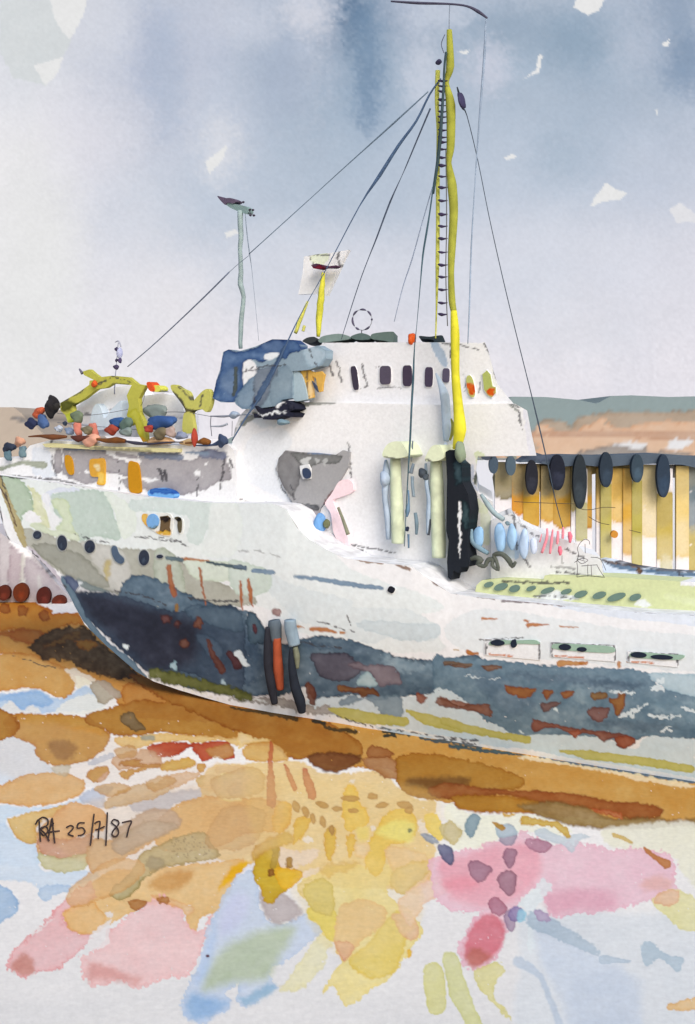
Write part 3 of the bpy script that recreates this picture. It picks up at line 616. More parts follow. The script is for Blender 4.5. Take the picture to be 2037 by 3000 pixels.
h(S('R8', [(700,150),(1100,205),(1578,250),(2200,280)], [40,60,70,70], (216,221,235), edge=.05))
h(W('R6', [(-60,80),(100,108),(200,200),(225,330),(160,350),(150,400),(120,410),(60,300),(0,130)], (168,183,162)))
h(W('R6', [(180,165),(270,230),(320,400),(330,450),(250,400),(225,330),(215,220)], (212,213,182)))
h(W('R6', [(330,250),(380,210),(680,200),(750,350),(795,515),(640,500),(520,530),(400,430),(400,390),(360,330)], (186,199,190), edge=.18))
h(W('R6', [(340,262),(450,265),(480,420),(520,525),(380,450),(410,390)], (204,212,186)))
h(W('R6', [(240,400),(330,450),(500,470),(520,530),(380,500),(220,450)], (206,212,190)))
h(W('R6', [(270,240),(350,190),(500,180),(520,200),(350,215),(330,300)], (216,219,228)))
h(W('R6', [(690,200),(860,280),(900,340),(880,480),(800,500),(760,350)], (220,225,217)))
h(W('R6', [(850,280),(950,250),(1400,250),(1420,350),(1350,500),(1300,560),(1230,500),(1260,420),(1200,350),(900,330)], (206,215,212), edge=.12))
h(W('R6', [(1400,260),(1560,270),(1600,500),(1500,640),(1330,600),(1380,450)], (222,226,224)))
h(W('R6', [(170,345),(230,340),(280,400),(180,400)], WHT, edge=0))
h(W('R6', [(270,235),(330,230),(340,330),(410,390),(335,455),(320,380)], WHT, edge=0, a=.7))
h(W('R6', [(130,460),(230,455),(440,520),(700,560),(950,590),(1110,600),(1200,670),(1400,780),(1600,850),(1680,900),(1690,950),(1578,960),(1250,970),(1100,1000),(860,915),(700,860),(520,800),(400,740),(200,590)], (170,169,158), edge=.16))
h(W('R6', [(540,530),(700,560),(830,610),(870,870),(720,850),(710,800),(600,650)], (192,190,184)))
h(W('R6', [(200,560),(380,560),(560,640),(700,790),(710,845),(540,800),(420,740)], (142,142,132), a=.75))
h(W('R6', [(690,680),(730,660),(720,760),(700,780)], (185,165,80), a=.7, soft=6))
h(W('R6', [(1020,600),(1180,650),(1220,960),(1060,930)], (176,182,168)))
h(W('R6', [(1190,640),(1400,660),(1640,700),(1640,830),(1500,800),(1300,780),(1230,700)], (204,212,198)))
h(W('R6', [(1470,810),(1520,795),(1578,830),(1560,845)], WHT, edge=0))
h(W('R5', [(-60,880),(100,900),(190,960),(150,1060),(-20,1060)], (198,208,200)))
h(S('R6', [(-20,60),(60,290),(125,450),(165,560)], [30,40,60,30], (172,158,116))); h(S('R6', [(0,170),(60,280),(110,430)], 9, (108,84,70)))
h(S('R6', [(0,300),(20,430),(60,520)], 10, (110,110,115)))
h(S('R6', [(190,570),(320,700),(430,820)], [16,34,20], (196,188,196)))
# dark bottom
h(W('R7', [(-700,-40),(-200,150),(0,205),(80,210),(170,320),(300,420),(430,380),(560,370),(740,395),(900,450),(1100,510),(1360,530),(1600,510),(1600,900),(1440,740),(1390,740),(1290,755),(1070,770),(1070,890),(940,890),(900,850),(760,760),(500,790),(440,700),(300,760),(180,760),(40,770),(-200,740),(-500,640),(-800,300)], (80,100,118), mott=.22))
for q, c in (([(950,480),(1100,520),(1300,560),(1250,640),(1000,600)],(128,150,166)),([(1100,600),(1400,620),(1500,700),(1150,720)],(96,118,136)),([(420,400),(760,420),(900,500),(600,470),(430,440)],(66,86,106)),([(-200,300),(0,260),(140,420),(100,700),(-150,600)],(64,84,106))):
    h(W('R7', q, c, soft=10, edge=0, wob=12, a=.85, mott=.25))
h(W('R8', [(-60,480),(30,480),(300,500),(520,520),(760,545),(1000,550),(1200,560),(1290,590),(1340,650),(1400,680),(1600,720),(2400,800),(2400,1060),(1700,1010),(1300,980),(1200,1000),(1000,1000),(850,980),(700,975),(530,990),(400,970),(330,910),(200,850),(100,760),(30,700),(-60,710)], (102,126,144), mott=.2, edge=.1))
for q, c in (([(420,560),(900,600),(1250,640),(1200,700),(800,660),(450,620)],(86,106,126)),([(150,560),(400,600),(600,760),(420,860),(250,720)],(96,118,138)),([(900,860),(1300,880),(1500,930),(1300,960),(950,930)],(84,104,122)),([(1250,760),(1600,740),(2300,860),(2300,960),(1500,900)],(122,146,162)),([(820,640),(1000,760),(900,800),(780,720)],(112,136,152))):
    h(W('R8', q, c, soft=12, edge=0, wob=12, a=.85, mott=.25))
h(W('R8', [(1290,585),(1600,590),(2400,640),(2400,820),(1600,735),(1420,690),(1350,650)], (172,191,202)))
h(W('R6', [(420,760),(500,860),(700,865),(870,912),(1130,995),(1250,985),(1420,960),(1600,1010),(1600,1540),(1400,1460),(1150,1380),(980,1390),(850,1290),(700,1150),(560,1030),(480,920)], (58,74,94), mott=.15, edge=.12))
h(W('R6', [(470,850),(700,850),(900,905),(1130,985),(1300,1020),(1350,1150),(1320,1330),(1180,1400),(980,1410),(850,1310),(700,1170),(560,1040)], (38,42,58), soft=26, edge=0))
h(W('R6', [(1250,960),(1400,955),(1600,990),(1600,1130),(1380,1080),(1240,1020)], (72,92,110), a=.7, soft=3))
h(W('R6', [(1290,1155),(1400,1160),(1480,1260),(1420,1330),(1330,1240)], (70,88,108), a=.6, soft=4))
h(S('R6', [(425,780),(560,1040),(700,1210),(850,1330),(960,1440)], [50,34,42,54,30], (98,118,134)))
h(S('R6', [(520,800),(600,840),(720,865)], [36,44,10], (128,138,138)))
h(W('R6', [(435,750),(520,800),(500,860),(440,800)], (88,98,125)))
h(E('R6', 825, 1230, 22, 12, (222,228,230), rot=25, edge=0)); h(E('R6', 535, 805, 14, 12, (220,224,228), edge=0))
h(W('R6', [(1125,1345),(1155,1320),(1170,1390),(1130,1380)], (160,185,195))); h(W('R6', [(1455,1470),(1475,1445),(1500,1490)], (170,190,200)))
h(W('R7', [(-30,490),(10,465),(35,520),(70,572),(20,560)], (212,222,228), edge=0))
h(W('R7', [(60,200),(140,260),(190,400),(160,420),(60,400)], (70,90,106)))
# pale lower strake
h(W('R7', [(440,800),(520,785),(760,757),(900,790),(1080,770),(1300,750),(1400,735),(1600,900),(1600,1120),(1200,1060),(800,930),(600,880),(440,860)], (201,213,221), edge=.06))
h(W('R7', [(660,830),(680,780),(780,765),(900,820),(960,900),(1075,890),(1070,770),(950,760),(850,770),(760,810)], (112,132,148), soft=3, a=.85))
h(W('R8', [(-60,700),(30,700),(150,830),(330,910),(450,970),(700,970),(1000,990),(1200,1060),(1300,980),(1700,1010),(2400,1060),(2400,1420),(1700,1300),(1200,1190),(800,1120),(500,1060),(-60,990)], (200,214,222), edge=.06))
h(S('R8', [(-60,980),(300,1050),(700,1110),(1100,1170),(1578,1250),(2200,1350)], 20, (230,228,226), edge=0))
h(S('R7', [(450,860),(800,930),(1200,1010),(1578,1070)], 16, (228,226,224), edge=0))
h(W('R7', [(0,770),(200,770),(330,780),(460,830),(600,835),(640,890),(450,875),(200,820),(-60,790)], (168,163,160), wob=8))
h(S('R7', [(-30,770),(60,790),(180,800)], 14, (222,224,224), wob=8, brk=.4))
h(W('R6', [(1000,1370),(1200,1410),(1400,1460),(1640,1530),(1640,1590),(1400,1530),(1200,1490),(1050,1450),(980,1420)], (96,100,54), soft=5, wob=8))
h(S('R6', [(1180,1500),(1350,1540),(1450,1580)], 22, (224,222,214), wob=9, brk=.5))
for r, p, w in (('R7',[(600,850),(700,880),(850,910),(1095,935)],[20,80,80,60]),('R7',[(1110,865),(1250,920),(1400,970),(1620,1005)],[20,80,50,44]),('R8',[(0,880),(150,930),(300,965),(525,1000)],[50,50,44,50]),('R8',[(740,1070),(900,1095),(1200,1130),(1550,1185)],[20,56,56,50]),('R8',[(1800,1200),(2300,1280)],44)):
    h(S(r, p, w, (186,180,104), edge=.12))
# rust and old paint
RU = (180, 98, 50)
for r, p, w, c in (('R6',[(1115,700),(1130,800),(1150,885)],34,(184,102,58)),('R6',[(1322,712),(1335,820),(1358,945)],[18,14,12],(188,108,62)),('R6',[(1168,955),(1172,985)],24,(170,120,60)),
                   ('R7',[(10,10),(12,110),(22,195)],[14,22,10],(196,106,50)),('R7',[(62,-10),(75,90),(88,165)],[18,30,12],(194,104,48)),
                   ('R6',[(1372,1180),(1410,1290),(1468,1380)],[18,40,56],(98,62,56)),('R6',[(1515,1270),(1570,1350)],[36,60],(76,46,52)),
                   ('R6',[(1205,652),(1290,652),(1380,662)],[22,14,8],(202,122,60)),('R6',[(1370,672),(1500,690),(1600,712)],[14,24,22],(86,102,110)),
                   ('R5',[(325,962),(500,985),(700,1018),(825,1035)],[18,26,26,22],(126,146,166)),('R5',[(82,932),(198,940)],24,(126,146,166)),('R5',[(-20,908),(35,915)],24,(96,112,128)),('R6',[(1105,640),(1200,655)],[28,26],(100,116,124)),
                   ('R8',[(245,240),(335,243)],[16,9],(206,122,52)),('R8',[(510,254),(535,258)],14,(206,122,52)),('R8',[(530,284),(660,276)],[28,5],(202,118,50)),('R8',[(730,289),(845,297)],[10,6],(206,130,60)),
                   ('R8',[(155,450),(200,458)],[30,8],(206,122,60)),('R8',[(60,438),(95,440)],6,(200,150,70)),('R8',[(265,430),(345,432)],[24,12],(176,84,50)),('R8',[(695,466),(900,478),(990,490)],[16,14,24],(190,104,50)),
                   ('R8',[(730,520),(860,522)],[40,24],(208,134,60)),('R8',[(860,522),(895,520)],24,(208,130,58)),('R8',[(1150,512),(1250,516),(1370,520)],7,(206,140,80)),('R8',[(1370,520),(1465,534)],[26,8],(206,132,60)),('R8',[(1103,520),(1103,540)],22,(210,140,80)),
                   ('R7',[(480,326),(560,325),(640,342)],[24,30,14],(202,118,46)),('R7',[(670,345),(695,348)],20,(206,130,60)),('R7',[(385,305),(430,315)],[22,6],(206,130,70)),('R7',[(1520,478),(1578,484)],[28,14],(206,130,70)),
                   ('R7',[(1360,545),(1530,560)],[26,22],(116,96,82))):
    h(S(r, p, w, c, edge=.12))
for cx, cy, rr, c in ((1100,1045,34,(94,60,60)),(1172,1078,22,(94,60,60)),(1310,1070,34,(118,66,48)),(1215,1202,33,(108,62,48))): h(E('R6', cx, cy, rr, rr*1.05, c, soft=3))
for r, p, c in (('R7',[(480,490),(700,480),(800,560),(800,610),(700,670),(540,640),(500,560)],(86,84,98)),('R7',[(720,560),(790,535),(830,560),(950,560),(1040,580),(1075,690),(1000,690),(920,700),(870,620),(810,600)],(122,112,122)),
                ('R7',[(775,680),(830,610),(870,620),(915,695),(850,700)],(164,185,192)),('R7',[(650,690),(720,700),(900,715),(920,770),(860,750),(820,780),(780,740),(660,735)],(138,82,40)),
                ('R7',[(440,680),(470,670),(515,740),(500,815),(470,815),(450,770)],(130,72,50)),('R7',[(1175,740),(1240,775),(1210,820),(1180,800)],(168,94,66)),('R7',[(1330,770),(1400,790),(1600,830),(1600,870),(1450,840),(1350,830)],(158,94,68)),
                ('R7',[(220,190),(270,190),(272,235),(225,225)],(170,120,110)),('R7',[(90,300),(110,295),(125,350),(105,355)],(92,56,66)),
                ('R8',[(385,660),(450,665),(580,682),(560,715),(510,745),(440,720),(400,710)],(166,96,40)),('R8',[(620,690),(690,690),(660,735),(640,750)],(168,98,46)),('R8',[(740,700),(822,698),(790,740),(760,742)],(168,98,46)),
                ('R8',[(925,708),(1022,700),(1020,740),(940,747)],(150,104,56)),('R8',[(1035,740),(1090,740),(1100,700),(1140,715),(1130,800),(1095,850),(1060,790)],(160,94,34)),
                ('R8',[(615,770),(740,765),(690,800),(630,825)],(124,84,76)),('R8',[(905,805),(1035,800),(1020,860),(970,890),(920,860)],(118,86,84)),
                ('R8',[(555,875),(640,890),(800,920),(1000,950),(1170,975),(1200,1020),(1150,1055),(1090,1045),(1070,990),(1000,1012),(940,972),(870,965),(820,990),(780,950),(650,930),(570,950)],(150,84,62)),
                ('R8',[(1075,985),(1170,978),(1200,1015),(1155,1052),(1095,1045)],(170,92,64)),('R8',[(780,945),(860,950),(830,988)],(184,104,78)),
                ('R8',[(-30,730),(100,785),(250,770),(300,800),(295,860),(180,820),(-30,790)],(146,92,72)),('R8',[(0,530),(170,535),(100,552)],(120,96,84)),('R8',[(235,538),(365,540),(290,572)],(120,92,78)),
                ('R8',[(400,425),(450,415),(520,435),(480,455)],(166,126,60)),('R8',[(685,815),(705,800),(722,825)],(214,224,228)),('R8',[(480,955),(475,940),(510,960)],(210,220,226))):
    h(W(r, p, c, wob=4, edge=.2))
for p, w in (([(1100,860),(1200,810),(1270,775)],[10,26,10]),([(1290,850),(1390,860),(1480,850)],[18,20,12]),([(1050,690),(1190,712)],[8,16]),([(1310,685),(1380,680)],26),([(1345,630),(1370,630)],24),([(130,602),(250,608)],[8,5]),([(290,615),(345,620)],7),([(1370,945),(1430,935)],20),([(1500,800),(1578,820)],14),([(1180,820),(1180,870)],18)):
    h(S('R8', p, w, (208,218,224), edge=0, wob=7, brk=.3))
for p in ([(0,100),(300,130),(560,170),(800,200)],[(960,505),(1100,510),(1240,560)],[(500,480),(600,520),(720,545)],[(210,590),(300,700),(430,840)],[(760,860),(900,880),(1100,950)],[(0,60),(20,160),(60,280)],[(1230,910),(1400,925),(1578,925)]): h(INK('R6', p, 3.5))
h(INK('R6', [(870,500),(1000,515),(1180,535)], 3.5, brk=.5)); h(INK('R7', [(520,270),(650,310),(760,345)], 3.5)); h(INK('R7', [(715,230),(745,295)], 3.5, brk=.3))
h(INK('R7', [(390,400),(520,430),(680,450)], 3)); h(INK('R5', [(0,815),(120,815),(240,850)], 3, a=.4)); h(INK('R8', [(-60,1010),(60,1000),(200,1030)], 4))
h(INK('R8', [(220,375),(330,375),(500,360)], 3)); h(INK('R7', [(640,900),(900,970),(1300,1030),(1578,1060)], 3, brk=.5))
# deck edge line
for r, p, w, c in (('R5',[(338,620),(380,690),(450,750),(520,782)],[14,22,22,8],(152,130,116)),('R5',[(600,822),(700,872),(825,885)],[6,16,18],(158,138,126)),('R5',[(880,885),(990,926)],[8,16],(150,128,116)),
                   ('R5',[(1040,905),(1130,1000),(1260,1065)],[4,16,18],(150,134,128)),('R8',[(185,102),(315,120)],[6,8],(150,138,136)),('R8',[(370,128),(560,135),(755,162)],[14,16,8],(146,138,142)),('R8',[(950,162),(1200,190),(1578,212),(2200,240)],[8,16,14,14],(130,126,134))):
    h(S(r, p, w, c))
for w in HW:
    r_, g_, b_ = w['rgb']
    if r_ > b_+45 and r_ > g_+25: w['rgb'] = (r_*.87, g_*.93, b_*.98); w['a'] *= .93; w['soft'] = max(w['soft'], 2.0)
# build: near side, far side, deck, transom
us = np.arange(-40, 2900, 3.4); vs = np.linspace(0, 1, 190)
gu, gv = np.meshgrid(us, vs)
T_ = interp(TOP, gu); B_ = interp(BOT, gu)
GX = gu.ravel(); GY = (T_+(B_-T_)*gv).ravel(); GO = bulge(gu, gv).ravel()
Yd = (28.88+GO*1.21)/(1+0.0001897*(GX-CX))
Vn = np.stack([(GX-CX)/F*Yd, Yd, EYE-(GY-HY)/F*Yd], 1)
cols = paint(GX, GY, WHT, HW, GAIN.get('hull', 1.0))
nu, nvv = len(us), len(vs); idx = np.arange(nu*nvv).reshape(nvv, nu)
Fq = np.stack([idx[:-1, :-1].ravel(), idx[1:, :-1].ravel(), idx[1:, 1:].ravel(), idx[:-1, 1:].ravel()], 1)
# far side: coarse
u2 = np.arange(-40, 2900, 34.0); v2 = np.linspace(0, 1, 16)
def beam(px): 
    t = np.clip((px+40)/1500, 0, 1); return 7.0*np.sin(t*math.pi/2)
g2, q2 = np.meshgrid(u2, v2); t2 = interp(TOP, g2); b2 = interp(BOT, g2)
X2 = g2.ravel(); Y2 = (t2+(b2-t2)*q2).ravel()
yd = 28.88/(1+0.0001897*(X2-CX)); A = np.stack([(X2-CX)/F*yd, yd, EYE-(Y2-HY)/F*yd], 1)
w2 = beam(X2)+(-bulge(g2, q2)).ravel()
A = A+w2[:, None]*np.array([[NRM.x, NRM.y, 0]])
off = len(Vn); n2 = len(u2); i2 = np.arange(len(A)).reshape(len(v2), n2)+off
F2 = np.stack([i2[:-1, :-1].ravel(), i2[:-1, 1:].ravel(), i2[1:, 1:].ravel(), i2[1:, :-1].ravel()], 1)
c2 = np.empty((len(A), 3)); c2[:] = np.where((q2.ravel() > .55)[:, None], lin((80,98,114)), lin(WHT)*.8)
# deck and transom strips between matching columns
stp = 10; near = [idx[0, min(k*stp, nu-1)] for k in range(n2)]; far = [i2[0, k] for k in range(n2)]
Fd = [[near[k], near[k+1], far[k+1], far[k]] for k in range(n2-1)]
Ft = []
hull = link('hull', np.concatenate([Vn, A]), np.concatenate([Fq, F2]), sheet_mat('hull_paint', bump=.3, scale=7, rough=.8, spec=.25), ship, cols=np.concatenate([cols, c2]), smooth_=True)
allv = np.concatenate([Vn, A])
link('deck', [allv[i]+np.array([0,0,-.012]) for i in near]+[allv[i]+np.array([0,0,-.012]) for i in far], [[k, k+1, n2+k+1, n2+k] for k in range(n2-1)], pig((222,221,224), gain=WG), ship)
tr_n = [Vector(Vn[idx[min(int(t*(nvv-1)), nvv-1), nu-1]]) for t in v2]; tr_f = [Vector(A[t*n2+n2-1]) for t in range(len(v2))]
link('transom', tr_n+tr_f, [[i, i+1, len(v2)+i+1, len(v2)+i] for i in range(len(v2)-1)], pig((200,205,210), gain=WG), ship)
# ---------------------------------------------------------------- helpers on the ship
def sl(name, r, pts, off, thick, base, washes=(), parent=None, step=5.0, curve=False, ext=None, **k):
    p = Z(r, pts)
    if curve: p = smooth(p, 4)
    if thick > .9: ext = Vector((.11, 1, 0))*thick
    return slab(name, p, lambda x, y: Q(x, y, off), ext or NRM*thick, base, washes, step, parent or ship, gain=WG, **k)
def hsl(name, r, pts, base, washes=(), parent=None, proud=.03, thick=.06, step=4, curve=True, **k):
    p = Z(r, pts)
    if curve: p = smooth(p, 4)
    return slab(name, p, lambda x, y: hullpt(x, y, proud), NRM*thick, base, washes, step, parent or ship, gain=GAIN.get('hull', 1.0), **k)
def oval(cx, cy, rx, ry, rot=0, n=14, sq=1.0):
    c, s = math.cos(math.radians(rot)), math.sin(math.radians(rot)); o = []
    for i in range(n):
        t = i*math.tau/n; X = rx*math.copysign(abs(math.cos(t))**sq, math.cos(t)); Y = ry*math.copysign(abs(math.sin(t))**sq, math.sin(t)); o.append((cx+X*c-Y*s, cy+X*s+Y*c))
    return o
def rect(x0, y0, x1, y1): return [(x0,y0),(x1,y0),(x1,y1),(x0,y1)]
def window(r, pts, off, rgb, sill=False, curve=False, frame=(226,224,226), fw=1.12, extra=(), lab=None):
    cx = sum(p[0] for p in pts)/len(pts); cy = sum(p[1] for p in pts)/len(pts)
    fr = [(cx+(x-cx)*fw, cy+(y-cy)*(1+(fw-1)*.6)) for x, y in pts]
    f = sl('window', r, fr, off-.03, .05, frame, (), curve=curve)
    p = sl('pane', r, pts, off-.045, .03, rgb, extra, parent=f, curve=curve, rough=.35)
    if lab: f['label'] = lab
    return f
# ---------------------------------------------------------------- superstructure
SS = [(680,1300),(690,1250),(705,1215),(735,1185),(900,1178),(1100,1182),(1300,1186),(1480,1182),(1510,1183),(1545,1203),(1556,1262),(1572,1335),(1400,1337),(1392,1400),(1402,1445),(1445,1470),(1448,1800),(870,1800),(850,1540),(800,1500),(680,1500)]
sw = [W('R5', [(80,150),(250,110),(310,180),(280,240),(230,300),(220,370),(250,440),(300,540),(220,500),(60,420),(20,300)], (224,225,230), soft=4, edge=.04),
      W('R5', [(560,260),(680,400),(700,470),(640,480),(560,520),(500,530)], (228,226,228)),
      W('R2', [(440,1470),(700,1480),(640,1560),(560,1578),(450,1560)], (190,200,210), a=.5, soft=5),
      S('R1', [(1560,690),(1500,800),(1540,900)], [16,24,10], (175,178,182)),
      S('R2', [(720,1448),(850,1420),(972,1415)], [14,34,30], (150,152,150)), S('R2', [(360,1560),(440,1500)], 36, (140,142,138)),
      W('R3', [(1380,950),(1460,950),(1500,1060),(1560,1240),(1570,1370),(1440,1360),(1400,1190)], (222,221,229)),
      INK('R3', [(1320,960),(1345,1050),(1390,1200)], 3.5), INK('R2', [(910,1370),(1000,1345)], 3.5), INK('R3', [(1120,820),(1220,880),(1330,925)], 4),
      S('R3', [(1150,850),(1230,880),(1320,915)], [10,14,20], (150,152,152)), S('R3', [(1238,908),(1310,950)], [14,20], (140,144,140)),
      INK('R5', [(635,190),(640,300),(650,390)], 3.5, brk=.3), INK('R5', [(270,240),(220,340),(240,430),(330,570)], 3.5), INK('R5', [(540,480),(625,470)], 3), INK('R5', [(560,760),(700,790),(900,825)], 3.5), INK('R5', [(540,770),(760,830)], 3.5),
      INK('R5', [(0,520),(120,540),(280,550)], 3), INK('R3', [(880,1750),(940,1760)], 3), INK('R3', [(870,1800),(940,1810)], 3),
      INK('R5', [(1185,640),(1170,740),(1195,820)], 3, brk=.5), INK('R5', [(1290,300),(1290,400),(1310,480)], 3),
      W('R3', [(915,1350),(980,1330),(1020,1400),(1000,1500),(950,1490),(930,1400)], (214,220,192)),
      W('R3', [(880,1470),(910,1460),(920,1540),(900,1600),(940,1680),(1000,1720),(930,1700),(880,1620)], (200,206,222)),
      W('R3', [(895,1570),(920,1540),(948,1580),(940,1640),(905,1620)], (96,104,92)), E('R3', 882, 1705, 18, 40, (205,210,225)),
      W('R3', [(930,1780),(990,1790),(1040,1894),(960,1894)], (222,226,206)),
      W('R5', [(1400,570),(1440,560),(1450,760),(1400,760)], (220,226,198), a=.7),
      W('R5', [(1020,880),(1300,1010),(1460,1060),(1500,1184),(900,1000)], (222,224,233), a=.6, soft=3)]
superstructure = sl('superstructure', 'F', SS, .75, 4.5, WHT, sw, step=3.8)
WHS = [(905,1190),(915,1120),(930,1040),(945,1004),(1100,1003),(1300,1003),(1410,1005),(1421,1002),(1432,1030),(1446,1085),(1458,1125),(1490,1165),(1512,1190)]
wheelhouse = sl('wheelhouse', 'F', WHS, .95, 4.0, (230,228,231), [
      INK('R2', [(870,1040),(905,1120),(940,1190),(960,1240)], 4, brk=.35), INK('R2', [(975,1130),(1000,1200),(1020,1300)], 3.5), INK('R2', [(890,1020),(1000,1020),(1060,1020)], 3),
      INK('R2', [(1240,1180),(1270,1175)], 3), INK('R2', [(1255,1320),(1340,1315),(1410,1330)], 3, a=.5), INK('R2', [(1155,1165),(1170,1250),(1185,1310)], 3.5, brk=.35), INK('R2', [(1110,1325),(1190,1315)], 3),
      INK('R3', [(0,745),(120,735),(230,750)], 3, a=.5), INK('R3', [(150,290),(300,320),(430,300),(520,310)], 3), INK('R3', [(630,335),(780,350),(960,395)], 3.5, brk=.35), INK('R3', [(1010,330),(1080,480),(1120,650),(1190,750)], 5, brk=.35),
      INK('R3', [(700,290),(700,450),(715,560)], 5, brk=.4), INK('R3', [(820,630),(835,780)], 3), INK('R3', [(970,680),(960,780)], 3), S('R3', [(540,330),(600,430),(640,520)], [60,95,60], (176,190,208))], step=3.8)  # last stroke: the mast's shadow painted on in blue-grey
for p, c in ((oval(1103,1257,20,80,-8,sq=.5),(62,56,72)),(oval(1305,1238,37,62,sq=.45),(84,76,92)),(oval(1450,1242,31,70,sq=.5),(68,58,76))):
    window('R2', p, .95, c, curve=False)
for p, c in ((oval(493,645,37,92,2,sq=.45),(76,66,86)),(oval(652,630,33,66,2,sq=.5),(96,88,108))):
    window('R3', p, .95, c)
w1 = window('R3', oval(880,732,34,104,-10,sq=.8), .95, (182,184,110), lab='olive green window with an orange lower half', extra=[W('R3', [(845,710),(905,712),(925,780),(905,805),(870,800)], (204,88,26), soft=1.5)])
w2_ = window('R3', [(990,620),(1030,585),(1060,620),(1080,730),(1110,740),(1112,790),(1075,832),(1040,815),(1005,760)], .95, (170,178,102), lab='olive green window with an orange corner', extra=[E('R3', 1072, 782, 40, 46, (208,92,24))])
# caps on the wheelhouse roof
for nm, r, p, c in (('roof_locker','R2',[(758,1015),(790,990),(840,985),(848,1010),(810,1026)],(62,66,68)),('roof_locker','R2',[(868,1000),(900,978),(1000,964),(1070,982),(1065,1000),(960,1015),(875,1022)],(128,144,138)),
                    ('roof_locker','R2',[(1075,985),(1140,960),(1200,975),(1200,1000),(1120,1003)],(92,108,104)),('roof_locker','R2',[(1208,985),(1230,962),(1350,950),(1364,970),(1355,1020),(1300,1010),(1225,1000)],(100,116,110)),
                    ('roof_locker','R3',[(410,265),(500,272),(570,262),(620,262),(635,300),(632,350),(605,372),(560,350),(530,300),(420,290)],(52,62,68))):
    sl(nm, r, p, 1.1, 1.2, c, curve=True)
lamp = blob('lamp', 'R3', 340, 295, 37, 62, (210,84,24), off=1.0, parent=ship, rough=.5); lamp['label'] = 'orange lamp on the wheelhouse roof'
blob('lamp_base', 'R3', 345, 345, 20, 16, (90,90,90), off=1.05, parent=lamp)
# direction finder loop
ring = [(1153+64*math.cos(t), 872+68*math.sin(t)) for t in np.linspace(0, math.tau, 25)]
lp = tube('direction_finder', 'R2', ring, 6, (190,190,198), off=1.6, parent=ship, sub=2)
for a0, a1 in ((2.5,3.4),(3.6,4.2),(4.5,5.1),(5.3,5.9),(6.15,6.35),(.7,1.3),(1.9,2.3)):
    tube('loop_band', 'R2', [(1153+64*math.cos(t), 872+68*math.sin(t)) for t in np.linspace(a0, a1, 5)], [8,13,15,12,7], (92,86,108), off=1.58, parent=lp, sub=2)
tube('loop_stem', 'R2', [(1150,938),(1148,975)], 7, (110,108,118), off=1.6, parent=lp)
# ---------------------------------------------------------------- blue canvas on the bridge wing
cw = [W('R2', [(165,1390),(190,1270),(215,1200),(235,1080),(265,1065),(340,1080),(450,1050),(560,1000),(700,1005),(745,1040),(740,1080),(690,1090),(640,1130),(570,1100),(500,1150),(430,1140),(370,1160),(370,1300),(310,1415),(220,1415)], (62,88,130), mott=.25, edge=.3, wob=3),
      W('R2', [(200,1280),(260,1200),(330,1190),(350,1280),(280,1380)], (96,118,150), soft=10, edge=0), W('R2', [(480,1040),(600,1010),(640,1050),(560,1080)], (88,110,145), soft=7, edge=0),
      W('R2', [(370,1160),(430,1140),(470,1230),(400,1270),(368,1300)], (226,225,228), edge=0, wob=2), W('R2', [(505,1125),(520,1098),(590,1090),(600,1110),(540,1140)], (222,224,228), edge=0, wob=2),
      W('R2', [(320,1430),(330,1370),(400,1270),(450,1240),(480,1240),(480,1460),(440,1440),(370,1460)], (118,138,158), edge=.2),
      W('R2', [(620,1180),(685,1210),(690,1390),(620,1410),(560,1455),(540,1300)], (128,146,160), edge=.1),
      W('R2', [(455,1215),(500,1190),(600,1180),(560,1290),(520,1400),(450,1450),(440,1330)], (112,122,136), edge=.1, soft=4),
      S('R2', [(320,1190),(318,1280),(308,1370)], [24,28,24], (84,92,92)), S('R2', [(640,1050),(560,1220),(470,1380),(430,1440)], [20,36,40,30], (72,92,122)),
      W('R2', [(760,1060),(820,1050),(905,1080),(910,1130),(870,1170),(800,1190)], (160,178,192), edge=.1),
      INK('R2', [(385,1190),(520,1180),(640,1170)], 3.5), INK('R2', [(805,1070),(830,1140),(860,1200)], 3.5), INK('R2', [(440,1310),(440,1400),(450,1450)], 3), INK('R2', [(380,1215),(470,1200)], 3)]
sl('canvas_dodger', 'R2', [(165,1390),(190,1270),(215,1200),(235,1085),(270,1068),(340,1080),(450,1048),(560,1000),(700,1005),(746,1040),(745,1075),(860,1042),(915,1075),(912,1130),(885,1175),(800,1202),(692,1212),(694,1390),(620,1400),(600,1440),(440,1462),(360,1462),(318,1430),(312,1415),(220,1417)], .45, .3, (136,154,168), cw, step=3.4)
sl('wing_screen', 'R2', [(690,1215),(750,1235),(790,1380),(770,1400),(695,1395)], .5, .3, (162,180,190), curve=True)
df = sl('wing_door', 'R2', [(745,1215),(780,1198),(840,1220),(880,1212),(902,1235),(890,1290),(885,1345),(860,1350),(848,1260),(822,1240),(830,1385),(790,1395),(765,1330),(755,1240)], .55, .08, (206,162,80), [W('R2', [(790,1290),(835,1290),(825,1390),(795,1385)], (230,200,150)), INK('R2', [(790,1210),(795,1380)], 3, brk=.3)])
sl('door_glass', 'R2', [(820,1275),(850,1310),(860,1350),(835,1320)], .5, .05, (60,70,92), parent=df)
wn = sl('winch', 'R2', [(440,1440),(480,1462),(560,1455),(600,1425),(650,1405),(700,1430),(712,1460),(670,1480),(705,1490),(690,1515),(640,1505),(560,1532),(500,1530),(480,1500),(440,1520),(435,1490),(470,1490)], .3, .7, (34,36,52), [W('R2', [(585,1430),(620,1410),(650,1412),(610,1440),(600,1450)], (225,225,228), edge=0), W('R2', [(470,1500),(560,1480),(660,1480),(560,1495)], (220,222,226), edge=0, wob=8), W('R2', [(600,1530),(670,1530),(660,1556),(590,1556)], (120,144,158))], step=3)
blob('winch_drum', 'R2', 690, 1445, 26, 26, (32,34,50), off=.35, parent=wn)
